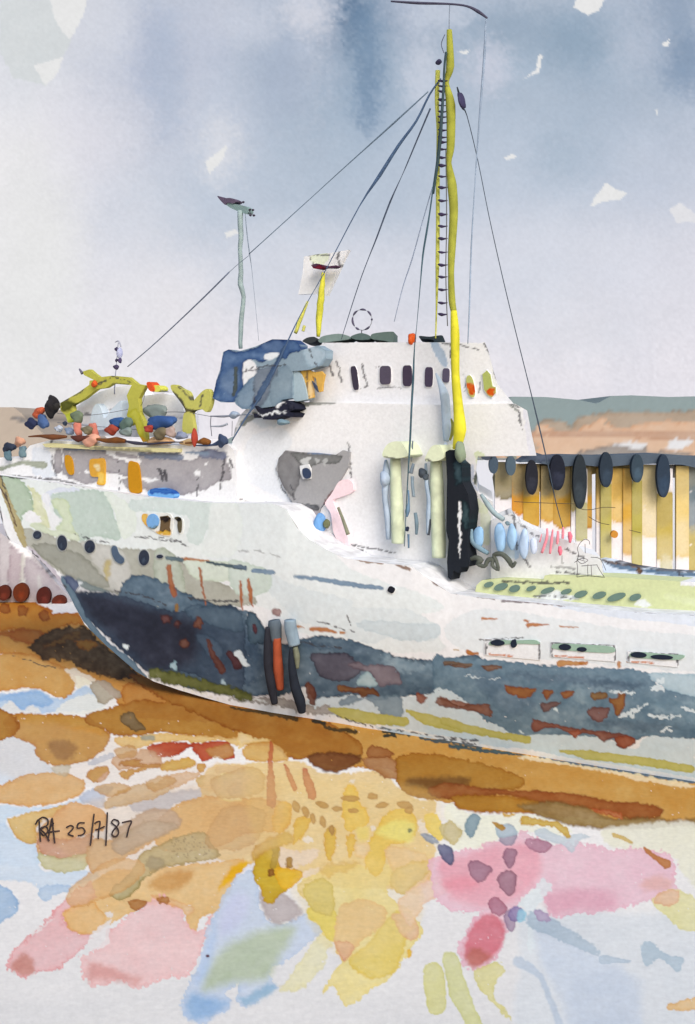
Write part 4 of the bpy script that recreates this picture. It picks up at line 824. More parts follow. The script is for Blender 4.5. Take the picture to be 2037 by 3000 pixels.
blob('winch_drum', 'R2', 630, 1548, 48, 20, (124,148,160), off=.35, parent=wn)
blob('winch_drum', 'R2', 308, 1500, 35, 24, (150,162,180), off=.35, parent=wn)
tube('handrail', 'R2', [(150,1508),(240,1510),(360,1500),(430,1498)], [6,16,6,8], (128,132,144), off=.3, parent=ship)
tube('handrail', 'R2', [(155,1510),(152,1560),(160,1640)], 5, (90,90,98), off=.3, parent=ship)
tube('handrail', 'R2', [(150,1575),(220,1575),(262,1560)], [6,14,16], (160,165,175), off=.3, parent=ship)
tube('handrail', 'R2', [(295,1540),(293,1640)], 4, (120,120,128), off=.3, parent=ship)
# ---------------------------------------------------------------- forward deckhouse
GR = (158, 153, 157)
dw = [W('R1', [(425,880),(440,815),(680,818),(705,850),(770,890),(900,925),(940,850),(1180,850),(1220,892),(1300,890),(1330,840),(1400,828),(1480,850),(1510,930),(1532,1000),(1500,1040),(1440,1040),(1380,1080),(1300,1100),(1230,1130),(1150,1132),(1140,1090),(980,1097),(850,1088),(808,1060),(820,1020),(880,1018),(780,990),(700,990),(640,1040),(540,1055),(430,1000),(412,960)], GR, edge=.2),
      W('R1', [(352,930),(360,840),(385,820),(415,860),(415,960),(385,985)], GR, edge=.2), W('R1', [(925,900),(900,880),(880,905),(885,930),(920,930)], WHT, edge=0),
      W('R1', [(440,812),(680,816),(690,840),(560,828),(440,838)], (120,132,158), a=.8), W('R1', [(930,850),(1180,850),(1190,895),(950,880)], (122,134,158), a=.8), W('R1', [(1330,840),(1400,828),(1485,855),(1480,890),(1330,880)], (122,130,156), a=.8),
      S('R1', [(1225,845),(1370,855)], [12,24], (150,165,185)), S('R1', [(775,855),(900,880)], [30,24], (165,160,165)),
      W('R1', [(555,975),(580,965),(640,975),(700,985),(640,995),(570,985)], WHT, edge=0), W('R1', [(930,1018),(1010,1015),(1045,1035),(1000,1040),(930,1035)], WHT, edge=0), W('R1', [(1285,965),(1330,975),(1318,1000),(1290,998)], WHT, edge=0), W('R1', [(1350,930),(1375,900),(1365,945)], WHT, edge=0),
      W('R1', [(220,830),(250,812),(330,850),(340,960),(380,1000),(300,1010),(220,970)], (216,219,226)), S('R1', [(-20,960),(150,915),(290,930)], [30,22,50], (160,164,150)),
      INK('R1', [(335,770),(340,900),(370,1000)], 3), INK('R1', [(785,910),(790,1100)], 3), INK('R1', [(1297,960),(1305,1130)], 3), INK('R1', [(1480,890),(1470,1000),(1450,1090)], 4), INK('R1', [(670,840),(670,900)], 3), INK('R1', [(0,1000),(200,1015),(380,1030),(620,1090)], 4, brk=.35), INK('R1', [(1500,850),(1540,960)], 4),
      INK('R1', [(1050,960),(1075,1030)], 7, brk=.3), INK('R1', [(1080,965),(1105,1030)], 6, brk=.3), INK('R1', [(1040,1000),(1100,985)], 4)]
deckhouse = sl('deckhouse', 'R1', [(-60,1010),(0,880),(130,880),(200,800),(330,765),(700,780),(1180,800),(1500,790),(1545,830),(1560,1000),(1560,1200),(600,1180),(150,1090)], .35, 2.0, WHT, dw, step=4)
def ochre(pts, c=(190,136,32), ex=()): return sl('door', 'R1', pts, .3, .05, c, ex, curve=True, step=3)
ochre([(428,875),(450,865),(475,900),(482,985),(455,990),(432,940)]); 
ochre([(592,900),(640,888),(688,895),(692,1010),(685,1060),(640,1055),(650,1010),(600,1000)], (204,152,58), [W('R1', [(620,925),(660,925),(655,970),(625,965)], (215,195,150)), W('R1', [(640,990),(690,985),(690,1060),(640,1050)], (224,186,90))])
ochre([(848,920),(880,908),(915,935),(932,1080),(925,1112),(880,1115),(850,1080)], (188,132,26))
sl('awning_beam', 'R1', [(280,790),(340,785),(700,808),(1000,815),(1180,822),(1178,845),(1000,845),(700,832),(400,815),(300,812)], .2, .4, (206,198,150), [W('R1', [(500,800),(720,812),(1000,835),(980,850),(700,835)], (150,146,125), soft=3)], step=3)
bt = sl('liferaft', 'R1', oval(1064,1122,90,40,6), .15, .5, (110,164,218), [W('R1', [(985,1100),(1010,1080),(1120,1085),(1150,1110),(1110,1120),(1000,1115)], (62,108,175))], curve=True, step=3)
bt['label'] = 'bright blue oval raft canister at the foot of the grey house'
for p, w, c in (([(190,742),(270,738),(350,745),(440,742)],[8,18,40,16],(112,66,38)),([(470,742),(520,755),(600,745)],[10,50,8],(96,52,44)),([(625,755),(700,768),(770,765),(830,772)],[8,30,44,24],(118,72,34)),
                ([(830,772),(900,785),(1000,790),(1100,780),(1210,778)],[12,24,14,12,6],(60,58,72)),([(1225,785),(1300,780),(1345,772),(1385,780)],[10,14,50,34],(128,80,36)),([(1290,800),(1400,798),(1480,770),(1500,790)],[8,14,54,16],(64,78,108))):
    tube('pipe_or_shade_tube', 'R1', p, w, c, off=.15, parent=ship)
for p in ([(380,588),(600,600),(860,560)],[(380,650),(700,680),(960,700)],[(960,585),(1200,580),(1400,610)]):
    tube('deck_rail', 'R1', p, 4, (120,122,130), off=.5, parent=ship)
# yellow davit
YL = (176, 172, 76)
dv = sl('davit', 'R1', [(548,312),(590,298),(620,325),(655,350),(740,340),(850,350),(905,395),(962,405),(915,490),(920,580),(950,640),(968,770),(945,778),(910,720),(890,648),(862,670),(838,600),(852,540),(838,470),(870,402),(745,392),(700,420),(640,428),(560,490),(480,535),(492,640),(450,650),(432,600),(400,570),(398,520),(520,450),(590,400),(592,372),(620,368),(555,335)], .45, .14, YL, [
    W('R1', [(395,520),(430,505),(500,520),(470,560),(420,575)], (90,92,40), soft=6), W('R1', [(840,590),(900,560),(940,640),(955,770),(910,720),(880,640)], (176,172,60), soft=4), W('R1', [(430,600),(490,600),(492,645),(440,650)], (176,182,70), soft=3), S('R1', [(740,390),(850,395)], 8, (90,92,60)), W('R1', [(930,740),(985,770),(960,785),(930,775)], (200,160,60)),
    INK('R1', [(650,395),(750,345),(860,380)], 4), INK('R1', [(420,510),(560,430)], 3.5)], step=3)
blob('davit_head', 'R1', 342, 540, 36, 66, (38,36,40), off=.4, parent=dv, lump=.25); blob('davit_head', 'R1', 372, 545, 26, 26, (40,38,38), off=.4, parent=dv)
tube('davit_horn', 'R1', [(525,295),(545,325)], [10,22], (104,100,120), off=.45, parent=dv)
a_ = blob('marker_disc', 'R1', 625, 394, 19, 23, (200,84,36), off=.35, parent=dv); 
blob('davit_foot', 'R1', 430, 655, 15, 15, (50,60,80), off=.45, parent=dv)
d2 = sl('davit', 'R1', [(1128,405),(1160,400),(1200,425),(1245,450),(1268,508),(1300,480),(1340,440),(1375,428),(1395,470),(1390,530),(1365,580),(1330,560),(1272,575),(1268,610),(1278,700),(1240,722),(1205,700),(1212,600),(1225,570),(1190,510),(1140,445)], .45, .14, (186,183,98), [S('R1', [(1145,450),(1190,500),(1225,570)], [14,26,24], (86,84,72)), S('R1', [(1225,570),(1290,572)], [30,14], (92,88,60)), INK('R1', [(1180,415),(1260,500)], 3.5), INK('R1', [(1340,450),(1320,540)], 3.5)], curve=True, step=3)
sl('davit_bracket', 'R1', [(968,390),(990,382),(1015,420),(1010,445),(985,435)], .4, .3, (204,80,40), parent=d2, curve=True)
sl('davit_bracket', 'R1', oval(1030,425,32,22,8), .45, .3, (206,204,88), parent=d2, curve=True)
tube('davit_wire', 'R1', [(1010,430),(1060,440),(1115,446)], [2,7,4], (130,130,140), off=.5, parent=d2)
tube('davit_wire', 'R1', [(960,420),(950,500),(930,540)], 3, (90,90,95), off=.5, parent=d2)
sl('boat_cover', 'R1', [(470,735),(478,620),(490,560),(560,500),(660,445),(760,415),(860,405),(900,430),(930,480),(955,470),(1080,455),(1200,480),(1215,560),(1215,735),(900,745)], 1.0, .6, (240,238,242), [W('R1', [(480,560),(620,540),(600,660),(480,640)], (238,226,234), soft=6, edge=0), INK('R1', [(700,560),(860,550),(940,570)], 3.5), INK('R1', [(560,590),(700,600),(840,605)], 4, brk=.3), S('R1', [(400,650),(700,680),(860,690)], 12, (150,165,190), a=.7), S('R1', [(1040,610),(1200,615)], 14, (150,160,185), a=.7)])
sl('spray_hood', 'R1', [(600,690),(610,570),(640,525),(670,560),(690,620),(740,560),(800,505),(805,560),(800,660),(740,640),(700,690)], .75, .3, (200,212,224), curve=True)
# signal lamp pole on the foredeck
sp = tube('signal_pole', 'R1', [(758,462),(760,380),(768,290),(775,200),(782,120)], [9,8,4,4,5], (128,130,152), off=1.0, parent=ship)
for cx, cy, rx, ry, c in ((770,165,12,14,(60,52,80)),(792,192,14,36,(170,172,200)),(770,238,8,12,(60,52,80)),(793,240,12,18,(70,60,92)),(768,283,20,16,(76,66,96))): blob('signal_lamp', 'R1', cx, cy, rx, ry, c, off=1.0, parent=sp)
tube('pole_hook', 'R1', [(762,118),(785,112),(800,148)], [6,9,7], (150,150,165), off=1.0, parent=sp)
# ---------------------------------------------------------------- searchlight pole
pl = tube('searchlight_pole', 'R2', [(348,1062),(355,900),(368,720),(350,640),(352,520),(346,420),(352,300),(346,150)], [26,32,28,36,30,28,34,38], (150,166,166), off=.8, parent=ship, sub=3, jit=1.2)
sl('searchlight', 'R2', [(195,55),(240,68),(285,68),(322,88),(300,104),(262,98),(245,112)], .75, .25, (92,80,100), parent=pl, curve=True)
sl('lamp_bracket', 'R2', [(250,98),(330,110),(385,125),(403,145),(395,170),(365,168),(320,150),(270,125)], .78, .2, (124,146,146), parent=pl, curve=True)
for cx, cy in ((342,95),(368,95),(412,145),(432,147),(415,182),(438,183)): blob('lamp_stud', 'R2', cx, cy, 9, 7, (66,56,72), off=.8, parent=pl)
tube('stud_bar', 'R2', [(322,90),(370,97)], 3, (66,56,72), off=.8, parent=pl); tube('stud_bar', 'R2', [(395,142),(434,147)], 3, (66,56,72), off=.8, parent=pl); tube('stud_bar', 'R2', [(395,160),(440,184)], 3, (66,56,72), off=.8, parent=pl)
tube('halyard', 'R2', [(380,165),(392,300),(410,440),(424,540),(450,800),(470,1010)], [4,6,7,3,2.2,2.5], (122,134,148), off=.8, parent=ship)
# ---------------------------------------------------------------- radar
rd = tube('radar_post', 'R2', [(862,985),(870,860),(880,740),(890,640),(898,560)], [22,44,46,34,22], (214,206,70), off=1.3, parent=ship, jit=1)
tube('post_stay', 'R2', [(712,960),(750,860),(795,750)], [24,26,14], (220,214,104), off=1.3, parent=rd, jit=1)
tube('post_stay', 'R2', [(762,948),(772,910)], 20, (224,218,120), off=1.3, parent=rd)
sl('radar_screen', 'R2', [(768,455),(850,440),(960,428),(1062,410),(1030,470),(990,560),(950,640),(918,712),(830,700),(730,705),(760,560)], 1.55, .12, (234,231,232), [W('R2', [(810,440),(930,435),(910,500),(830,500)], (226,230,206)), INK('R2', [(765,442),(850,440),(940,450)], 4, brk=.3), INK('R2', [(1000,415),(995,460),(1012,530)], 4.5, brk=.3), INK('R2', [(812,450),(825,510)], 3)], parent=rd, step=4)
sl('radar_scanner', 'R2', [(815,510),(850,500),(905,512),(915,520),(980,512),(985,520),(960,530),(900,528),(870,540),(830,532)], 1.2, .2, (78,52,72), [W('R2', [(820,515),(900,515),(895,535),(840,535)], (122,40,60))], parent=rd, step=2.5)
# ---------------------------------------------------------------- main mast
mast = tube('mast', 'M', [(1036,1020),(1044,975),(1040,920),(1034,850),(1033,760),(1030,705)], [18,30,23,19,21,14], (216,206,52), off=.2, parent=ship, n=12, sub=4, rough=.75)
tube('topmast', 'M', [(1030,706),(1026,680),(1024,620),(1026,560),(1030,480),(1026,420),(1019,370),(1023,330),(1023,240),(1014,188),(1022,150),(1020,68)], [14,16,14,18,20,22,12,19,22,10,19,12], (160,160,62), off=.2, parent=mast, n=12, sub=4)
tube('mast_rail', 'M', [(989,768),(991,700),(993,600),(994,520),(994,400),(995,300),(992,230),(994,160)], [3,4,9,9,9,8,10,11], (196,194,92), off=.25, parent=mast)
for y, wd in zip((183,195,207,226,239,253,265,278,295,311,322,338,357,375,400,425,455,486,513,541,572,601,628,657,687,713), (6,5,6,8,4,6,6,6,7,6,8,6,7,9,6,8,7,9,7,8,6,8,7,7,7,8)):
    tube('ladder_rung', 'M', [(994,y-1),(998,y),(1003,y+1),(1008,y+1),(1016,y)], [2,wd*.8,wd,wd*.6,2], (66,56,86), off=.15, parent=mast, n=6, sub=2)
tube('ladder_wire', 'M', [(1013,118),(1009,150),(1007,200),(1003,260),(999,320),(992,380),(984,440)], [6,5,6,7,8,7,4], (60,78,84), off=.05, parent=mast)
tube('mast_wire', 'M', [(1012,340),(1014,500),(1012,620),(1016,740)], 2.2, (86,84,80), off=.0, parent=mast)
tube('mast_wire', 'M', [(1008,120),(1002,100),(1010,78)], 2, (96,100,120), off=.1, parent=mast)
blob('masthead_light', 'M', 996, 141, 7, 6, (58,56,84), off=.15, parent=mast)
ant = tube('mast_aerial', 'M', [(888,3),(950,7),(1020,9),(1060,14),(1085,26),(1106,41)], [4,7,5,5,8,4], (84,80,100), off=.2, parent=mast)
tube('aerial_stem', 'M', [(1020,70),(1020,40),(1021,9)], [3,2,2], (140,150,165), off=.2, parent=ant)
tube('aerial_drop', 'M', [(1103,40),(1100,120),(1094,200),(1087,290),(1078,420),(1070,560),(1066,690),(1062,780)], [2,6,5,4,2,3.5,3.5,2], (150,164,184), off=.3, parent=ant)
sb_ = sl('lower_mast', 'R5', [(1195,245),(1215,233),(1245,240),(1262,295),(1290,320),(1292,420),(1325,490),(1338,580),(1325,700),(1318,800),(1332,880),(1318,910),(1285,912),(1270,945),(1240,930),(1225,985),(1208,970),(1203,880),(1212,760),(1198,700),(1203,400)], .15, .4, (30,34,42), [W('R5', [(1245,300),(1290,300),(1290,420),(1250,430)], (48,66,74), soft=5), W('R5', [(1290,520),(1335,580),(1325,700),(1290,640)], (46,64,70), soft=4), W('R5', [(1268,545),(1280,540),(1285,640),(1278,860),(1268,700)], (225,225,228), edge=0)], step=3)
blob('mast_collar', 'R5', 1280, 245, 27, 62, (134,146,122), off=.1, parent=sb_)
tube('mast_shade_or_pipe', 'R3', [(560,610),(600,700),(640,820),(655,1000),(665,1120),(655,1240)], [14,50,90,86,96,50], (184,198,214), off=.55, parent=ship, n=10)  # the mast's shadow strip, shaped as a blue-grey tube
tube('mast_shade_or_pipe', 'R3', [(700,1030),(720,1120),(690,1230)], [14,40,20], (172,168,84), off=.4, parent=ship)
blob('shade_tube_end', 'R3', 648, 1275, 20, 24, (190,200,218), off=.5, parent=ship)  # lower end of the mast's shadow tube
# ---------------------------------------------------------------- rigging
def stay(name, p, w, c=(66,84,104), offs=(.2,.3), r='M'):
    n = len(p); of = [offs[0]+(offs[1]-offs[0])*i/(n-1) for i in range(n)]
    return tube(name, r, p, [max(q*.68, 1.3) for q in w], c, offs=of, parent=ship, n=6, sub=3)
stay('forestay', [(1001,178),(975,215),(945,275),(905,330),(862,398),(816,468),(740,612),(690,700),(660,760),(628,830),(595,895),(560,945),(527,1000)], [4,7,8,11,13,4,3,2.6,5,5,7,6,4], (78,100,132), (.2,.1))
stay('forestay', [(972,208),(890,283),(822,344),(760,400),(712,444),(660,491),(565,577)], [4,6,4,3,2.4,3,3], (112,130,148), (.2,.6))
stay('forestay', [(520,618),(470,668),(400,735),(340,790),(290,832)], [5,5,4,3.5,3], (108,116,136), (.6,.9)); stay('forestay', [(565,580),(540,600),(520,618)], [1.6]*3, (120,130,145), (.6,.6))
stay('forestay', [(977,246),(950,310),(925,370),(912,400),(885,460),(855,540),(839,580),(820,630),(800,690),(775,770)], [6,5,4,2,6,5,3,3,3,2], (74,84,104), (.2,.8))
stay('shroud', [(1012,120),(1008,180),(1000,270),(992,360),(984,420),(976,480),(968,530),(960,580),(953,660),(946,740),(941,790),(938,860),(934,930),(931,1000),(925,1100),(921,1180),(918,1240)], [2,3,4,4,5,5,7,6,3,2,4,8,7,7,4,3,3], (66,92,104), (.1,-.1))
stay('shroud', [(982,425),(960,500),(935,590),(915,650),(895,730)], [4,3,4,3,2], (160,172,196), (.3,.9))
stay('backstay', [(1038,198),(1044,220),(1050,245),(1060,262),(1085,365),(1110,490),(1140,625),(1170,750),(1200,870),(1222,960),(1245,1060),(1262,1140),(1280,1205)], [5,10,8,3,2.6,2.6,3,3,3.2,5,4,3.4,3], (64,74,86), (.2,3.0))
bs = blob('insulator', 'M', 1048, 228, 6, 22, (58,54,84), off=.2, parent=ship, rot=-14)
# ---------------------------------------------------------------- ventilators on the well deck
def vent(shaft, cap, lab=None, off=.45):
    t = tube('ventilator', 'R5', shaft, [60]*len(shaft) if not lab else lab, (216,223,192), off=off, parent=ship, n=16, mat=None)
    sl('cowl', 'R5', cap, off-.35, .8, (218,224,194), [INK('R5', [(cap[0][0], cap[0][1]), (cap[-1][0], cap[-1][1])], 4, brk=.3)], parent=t, curve=True, step=3)
    return t
v1 = vent([(905,280),(908,420),(915,560),(920,700),(918,772)], [(836,275),(834,240),(860,200),(900,184),(940,192),(970,240),(975,268),(910,282)], [60,66,74,80,70])
v2_ = vent([(1140,295),(1145,450),(1150,600),(1155,740),(1156,855)], [(1075,292),(1100,230),(1130,205),(1165,212),(1184,270),(1160,292),(1110,300)], [66,80,80,84,80])
for p, w, c in (([(850,290),(852,380),(845,500),(860,620),(865,750)],[14,50,34,38,26],(174,188,206)),([(882,470),(888,560),(898,680),(902,770)],[10,22,28,22],(92,104,90)),([(1080,310),(1088,440),(1105,520),(1100,600),(1092,720)],[14,26,40,36,18],(170,186,204)),([(1098,560),(1102,640),(1095,725)],[12,24,16],(74,80,90)),  # four tubes shaped as the shadow strips left of the ventilators
                ([(1005,180),(1002,240),(998,300)],[8,9,5],(110,118,130)),([(1010,312),(994,368)],[16,24],(130,144,158)),([(1003,385),(1004,440),(1012,505)],[20,20,18],(136,152,164)),([(1020,595),(1028,660),(1026,722)],[20,24,14],(116,136,148)),
                ([(980,465),(982,540),(975,585),(972,620)],[8,14,30,8],(112,140,166)),([(980,720),(982,800)],[14,10],(96,122,146)),([(574,565),(600,630),(632,722)],[16,18,24],(132,132,112))):
    tube('pipe_or_shade_tube', 'R5', p, w, c, off=.4, parent=ship)
for cx, cy, rx, ry, c in ((1062,365,26,28,(76,84,94)),(1080,388,20,20,(76,84,94)),(973,690,12,15,(40,48,72)),(846,400,30,46,(170,184,204))): blob('valve_or_shade', 'R5', cx, cy, rx, ry, c, off=.35, parent=ship)  # last blob widens the first ventilator's blue-grey shadow strip
tube('pipe_or_shade_tube', 'R5', [(1400,490),(1440,550),(1480,600),(1530,635)], [18,32,30,30], (152,168,172), off=.3, parent=ship)
blob('valve_or_shade', 'R5', 1553, 657, 14, 13, (110,130,140), off=.3, parent=ship)
# raised grey panel coloured as the shade inside a recess amidships
rc = sl('recess_shade_panel', 'R5', [(215,345),(230,280),(270,235),(350,246),(450,250),(560,262),(600,235),(642,245),(630,330),(590,400),(540,480),(500,532),(470,570),(460,600),(440,638),(392,620),(402,575),(345,575),(290,510),(250,430)], .68, .12, (158,156,158), [
    W('R5', [(220,345),(235,280),(272,240),(340,260),(355,360),(340,440),(300,500),(250,430)], (122,120,122), edge=.15), W('R5', [(300,250),(450,252),(590,262),(560,310),(440,320),(380,340),(340,300)], (118,118,118)),
    W('R5', [(355,290),(420,275),(400,310),(370,320)], (205,205,205), edge=0, a=.8), W('R5', [(440,285),(470,290),(455,315)], (190,190,190), edge=0, a=.7), W('R5', [(485,290),(515,285),(500,318)], (190,190,190), edge=0, a=.7), S('R5', [(400,250),(470,248),(550,250)], [8,24,14], (128,142,165)),
    W('R5', [(335,540),(400,540),(460,555),(470,575),(445,580),(345,575)], (104,104,108)), W('R5', [(390,585),(460,590),(438,638),(392,620)], (160,154,158), edge=.2), INK('R5', [(300,440),(320,520)], 3), INK('R5', [(570,440),(490,540)], 3.5, rgb=(110,70,70))], step=3.5)
rw = sl('window', 'R5', [(352,325),(400,315),(414,345),(412,400),(370,402),(356,370)], .62, .06, (222,222,224), parent=rc)
sl('pane', 'R5', [(368,345),(392,338),(412,360),(410,392),(385,398),(370,380)], .58, .04, (54,66,92), parent=rw, rough=.4, curve=True)
pk = sl('pink_canvas', 'R5', [(500,535),(540,480),(580,415),(640,405),(662,450),(650,480),(560,515),(545,530),(575,600),(620,700),(635,780),(630,840),(600,820),(570,760),(545,700),(530,600),(505,560)], .66, .1, (240,214,220), curve=True)
pk['label'] = 'pale pink canvas hanging below the grey recess-shade panel'
# hatch house on the well deck
sl('hatch_house', 'R4', [(-180,1250),(-100,1220),(0,1180),(40,1230),(100,1280),(200,1330),(330,1380),(480,1420),(560,1450),(620,1520),(760,1560),(790,1740),(790,1900),(-180,1900)], .6, 1.5, (230,229,231), [
    W('R4', [(-90,1400),(0,1290),(60,1400),(60,1560),(-60,1560)], (214,224,238)), S('R4', [(20,1330),(60,1440),(40,1560)], [30,80,40], (196,213,234)),
    INK('R4', [(20,1200),(30,1340),(40,1490)], 4, brk=.35), INK('R4', [(60,1270),(150,1340),(230,1385)], 4), INK('R4', [(80,1500),(120,1580),(155,1640)], 5, brk=.3), INK('R4', [(320,1650),(540,1660)], 5, a=.5), INK('R4', [(460,1480),(530,1530),(620,1570)], 4), INK('R4', [(430,1550),(440,1620)], 3, a=.5),
    INK('R4', [(-60,1190),(40,1200),(90,1300)], 3), INK('R4', [(380,1690),(540,1710),(700,1720)], 4)], step=4)
# chain heap
tube('anchor_chain', 'R5', [(1335,865),(1370,855),(1400,870),(1380,890),(1420,905),(1440,870),(1470,865),(1465,900),(1500,925),(1490,880),(1475,840),(1520,835),(1560,870),(1580,905),(1600,880)], [20,30,34,26,24,30,26,22,20,22,26,30,34,26,18], (88,92,84), off=.25, parent=ship, sub=3)
tube('deck_hose', 'R5', [(1345,690),(1350,760),(1390,800),(1440,830)], [16,30,34,26], (124,150,164), off=.3, parent=ship)
# wire stand
tube('capstan_frame', 'R4', [(560,1730),(566,1660),(560,1600),(575,1540),(565,1490),(590,1440),(630,1410),(665,1425),(670,1455)], 5, (70,68,72), off=.35, parent=ship)
for p in ([(540,1610),(600,1575),(655,1590),(600,1620),(560,1580),(630,1600)],[(655,1625),(652,1675),(656,1730)],[(682,1630),(688,1730)],[(730,1628),(765,1690),(800,1740)],[(600,1640),(700,1632),(735,1630)],[(560,1735),(660,1725),(790,1738)],[(630,1450),(632,1530)],[(680,1565),(760,1580),(810,1680)]):
    tube('frame_bar', 'R4', p, 5, (76,74,78), off=.35, parent=ship)
# pale green coaming with dark scuppers
co = sl('hatch_coaming', 'F', [(1392,1735),(1396,1715),(1412,1700),(1470,1694),(1592,1700),(1596,1686),(1780,1690),(1900,1698),(2037,1706),(2900,1745),(2900,1870),(1392,1830)], .35, .8, (206,211,162), [
    W('R8', [(590,95),(640,68),(700,60),(800,95),(850,120),(700,130),(560,100)], (226,228,226), edge=0), W('R8', [(1210,110),(1240,110),(1300,160),(1200,165)], (226,228,226), edge=0),
    INK('R8', [(370,8),(500,12),(780,16)], 5, brk=.35), INK('R8', [(560,100),(700,100),(800,115)], 4), S('R8', [(1495,20),(1700,30)], 26, WHT, edge=0), S('R8', [(1400,100),(1578,140)], 60, (212,217,172), soft=4)], step=4)
for cx, cy, rx, ry in ((280,28,28,17),(357,42,42,22),(443,53,33,22),(547,52,29,15),(650,65,43,17),(767,72,33,16),(858,88,41,20),(975,95,42,21),(1082,106,58,22),(1200,108,36,21)):
    sl('scupper', 'R8', oval(cx, cy, rx, ry, -18), .29, .05, (104,126,116), curve=True, step=3, parent=co)
fb = sl('far_bulwark', 'R4', [(765,1575),(850,1590),(1050,1640),(1300,1675),(1578,1690),(3000,1760),(3000,1900),(830,1900),(800,1720)], 3.5, .3, (214,224,236), [S('R4', [(770,1585),(900,1620),(1080,1650)], [20,36,30], (140,120,110)), S('R4', [(820,1625),(950,1650),(1100,1680),(1330,1700),(1578,1720),(2400,1770)], [10,40,30,40,30,30], (108,130,152)), E('R4', 1100, 1680, 26, 34, (110,84,66)), INK('R4', [(770,1590),(1000,1630),(1300,1680),(1578,1685)], 4, brk=.3), S('R4', [(800,1740),(1100,1755),(1578,1785)], 14, (225,228,230), edge=0), INK('R4', [(1430,1690),(1500,1760)], 5)], step=5)
# portholes and openings in the hull
for cx, cy, rx, ry, rot in ((245,490,26,27,0),(410,543,31,50,-6),(592,567,33,42,0),(950,640,33,51,0),(1055,632,20,12,0)):
    f = hsl('porthole', 'R6', oval(cx, cy, rx+7, ry+7, rot), (168,170,168), proud=.02)
    hsl('pane', 'R6', oval(cx, cy, rx, ry, rot), (46,52,68), [E('R6', cx, cy+ry*.3, rx*.6, ry*.5, (64,74,92), soft=3)], parent=f, proud=.04, rough=.4)
f = hsl('porthole', 'R6', [(728,575),(745,556),(772,566),(790,610),(824,640),(822,672),(795,688),(755,665),(735,620)], (168,170,168), proud=.02)
hsl('pane', 'R6', [(736,580),(750,562),(770,572),(785,612),(816,645),(815,670),(795,680),(762,660),(742,620)], (78,94,116), parent=f, proud=.04, rough=.4)
f = hsl('porthole', 'R5', oval(880,1041,24,22,30,sq=.6), (222,222,224), proud=.02); hsl('pane', 'R5', oval(880,1041,19,18,30,sq=.6), (30,32,42), parent=f, proud=.04)
f = hsl('cabin_window', 'R6', [(940,355),(980,350),(1130,352),(1135,480),(1100,498),(1040,480),(980,440),(942,400)], (226,224,218), [W('R6', [(938,352),(975,350),(975,430),(945,400)], (222,178,90)), W('R6', [(1030,460),(1130,455),(1135,480),(1090,498),(1045,490)], (214,168,66))], proud=.02)
hsl('pane', 'R6', oval(1008,400,40,50), (120,168,218), [W('R6', [(968,425),(1000,445),(1045,430),(1040,470),(1000,475)], (128,134,116))], parent=f, proud=.05)
hsl('pane', 'R6', [(1056,368),(1105,362),(1124,380),(1118,440),(1125,468),(1090,450),(1075,468),(1056,460),(1062,400)], (104,84,60), [W('R6', [(1056,366),(1110,362),(1124,385),(1090,400),(1060,385)], (46,36,34))], parent=f, proud=.05, curve=False)
f = hsl('cabin_window', 'R6', [(1150,372),(1180,366),(1208,385),(1214,430),(1204,478),(1180,480),(1168,430),(1150,395)], (222,222,220), proud=.02)
hsl('pane', 'R6', [(1152,378),(1175,370),(1196,388),(1198,440),(1192,472),(1180,470),(1172,430),(1172,400)], (92,84,66), [W('R6', [(1152,376),(1180,370),(1196,390),(1170,395)], (34,34,34))], parent=f, proud=.05)
for bars, green, darks in (((262,372,602,490),[(290,385),(340,375),(440,378),(560,375),(598,390),(590,402),(470,398),(300,408)],((337,393,44,19),(438,398,18,26))),
                   ((678,395,1075,500),[(680,408),(720,398),(900,405),(1040,415),(1075,435),(1050,455),(900,450),(700,432)],((760,420,38,20),(866,434,30,15))),
                   ((1160,450,1468,535),[(1165,465),(1220,450),(1400,465),(1500,470),(1500,490),(1440,500),(1200,485)],((1222,469,50,18),(1368,483,70,15)))):
    x0, y0, x1, y1 = bars
    f = hsl('freeing_port', 'R8', [(x0-6,y0-6),(x1+4,y0+12),(x1+4,y1+12),(x0-6,y1-20)], (228,227,229), [INK('R8', [(x0,y0),(x1,y0+16)], 4), INK('R8', [(x0,y0),(x0+3,y1-20)], 4), INK('R8', [(x1-3,y0+16),(x1,y1)], 4, brk=.3), S('R8', [(x0+20,y1-24),((x0+x1)/2,y1-14)], 10, (198,120,62))], proud=.02, curve=False)
    hsl('port_flap', 'R8', green, (150,176,158), [], parent=f, proud=.04)
    for cx, cy, rx, ry in darks: hsl('port_opening', 'R8', oval(cx, cy, rx, ry, 3), (34,42,58), parent=f, proud=.06, step=2.5)
# ================================================================ THINGS OF THEIR OWN
def bundle(cx, cy, rx, ry, c, label, r='R1', off=.3, name='deck_bundle', cat='bundle', group='bundles lying on the foredeck', **k):
    m_ = sum(c)/3; c = tuple(int(v*.82+m_*.18) for v in c) if r == 'R1' else c
    p = Z(r, [(cx, cy+ry)])[0]; o = Q(p[0], p[1], off); k.setdefault('lump', .24)
    return tag(blob(name, r, cx, cy, rx*1.12, ry*1.12, c, off=off, origin=o, depth=k.pop('depth', .11), **k), label, cat, group)
bundle(1032,580,80,42,(128,140,136),'large grey green tarpaulin bundle heaped on the long blue one', off=.55, square=.4)
bundle(1065,648,105,36,(46,84,150),'long bright blue tarpaulin bundle under the large grey green one', square=.4, lump=.2)
bundle(775,650,60,34,(44,88,152),'blue bundle just left of the tall yellow davit leg', lump=.2)
bundle(832,668,44,44,(92,116,104),'dark green bundle in front of the tall yellow davit leg', off=.2)
bundle(835,712,45,24,(124,140,136),'low grey sack at the foot of the tall yellow davit leg', off=.1)
bundle(512,612,44,36,(110,124,96),'olive green bundle beside the short yellow davit foot', lump=.2)
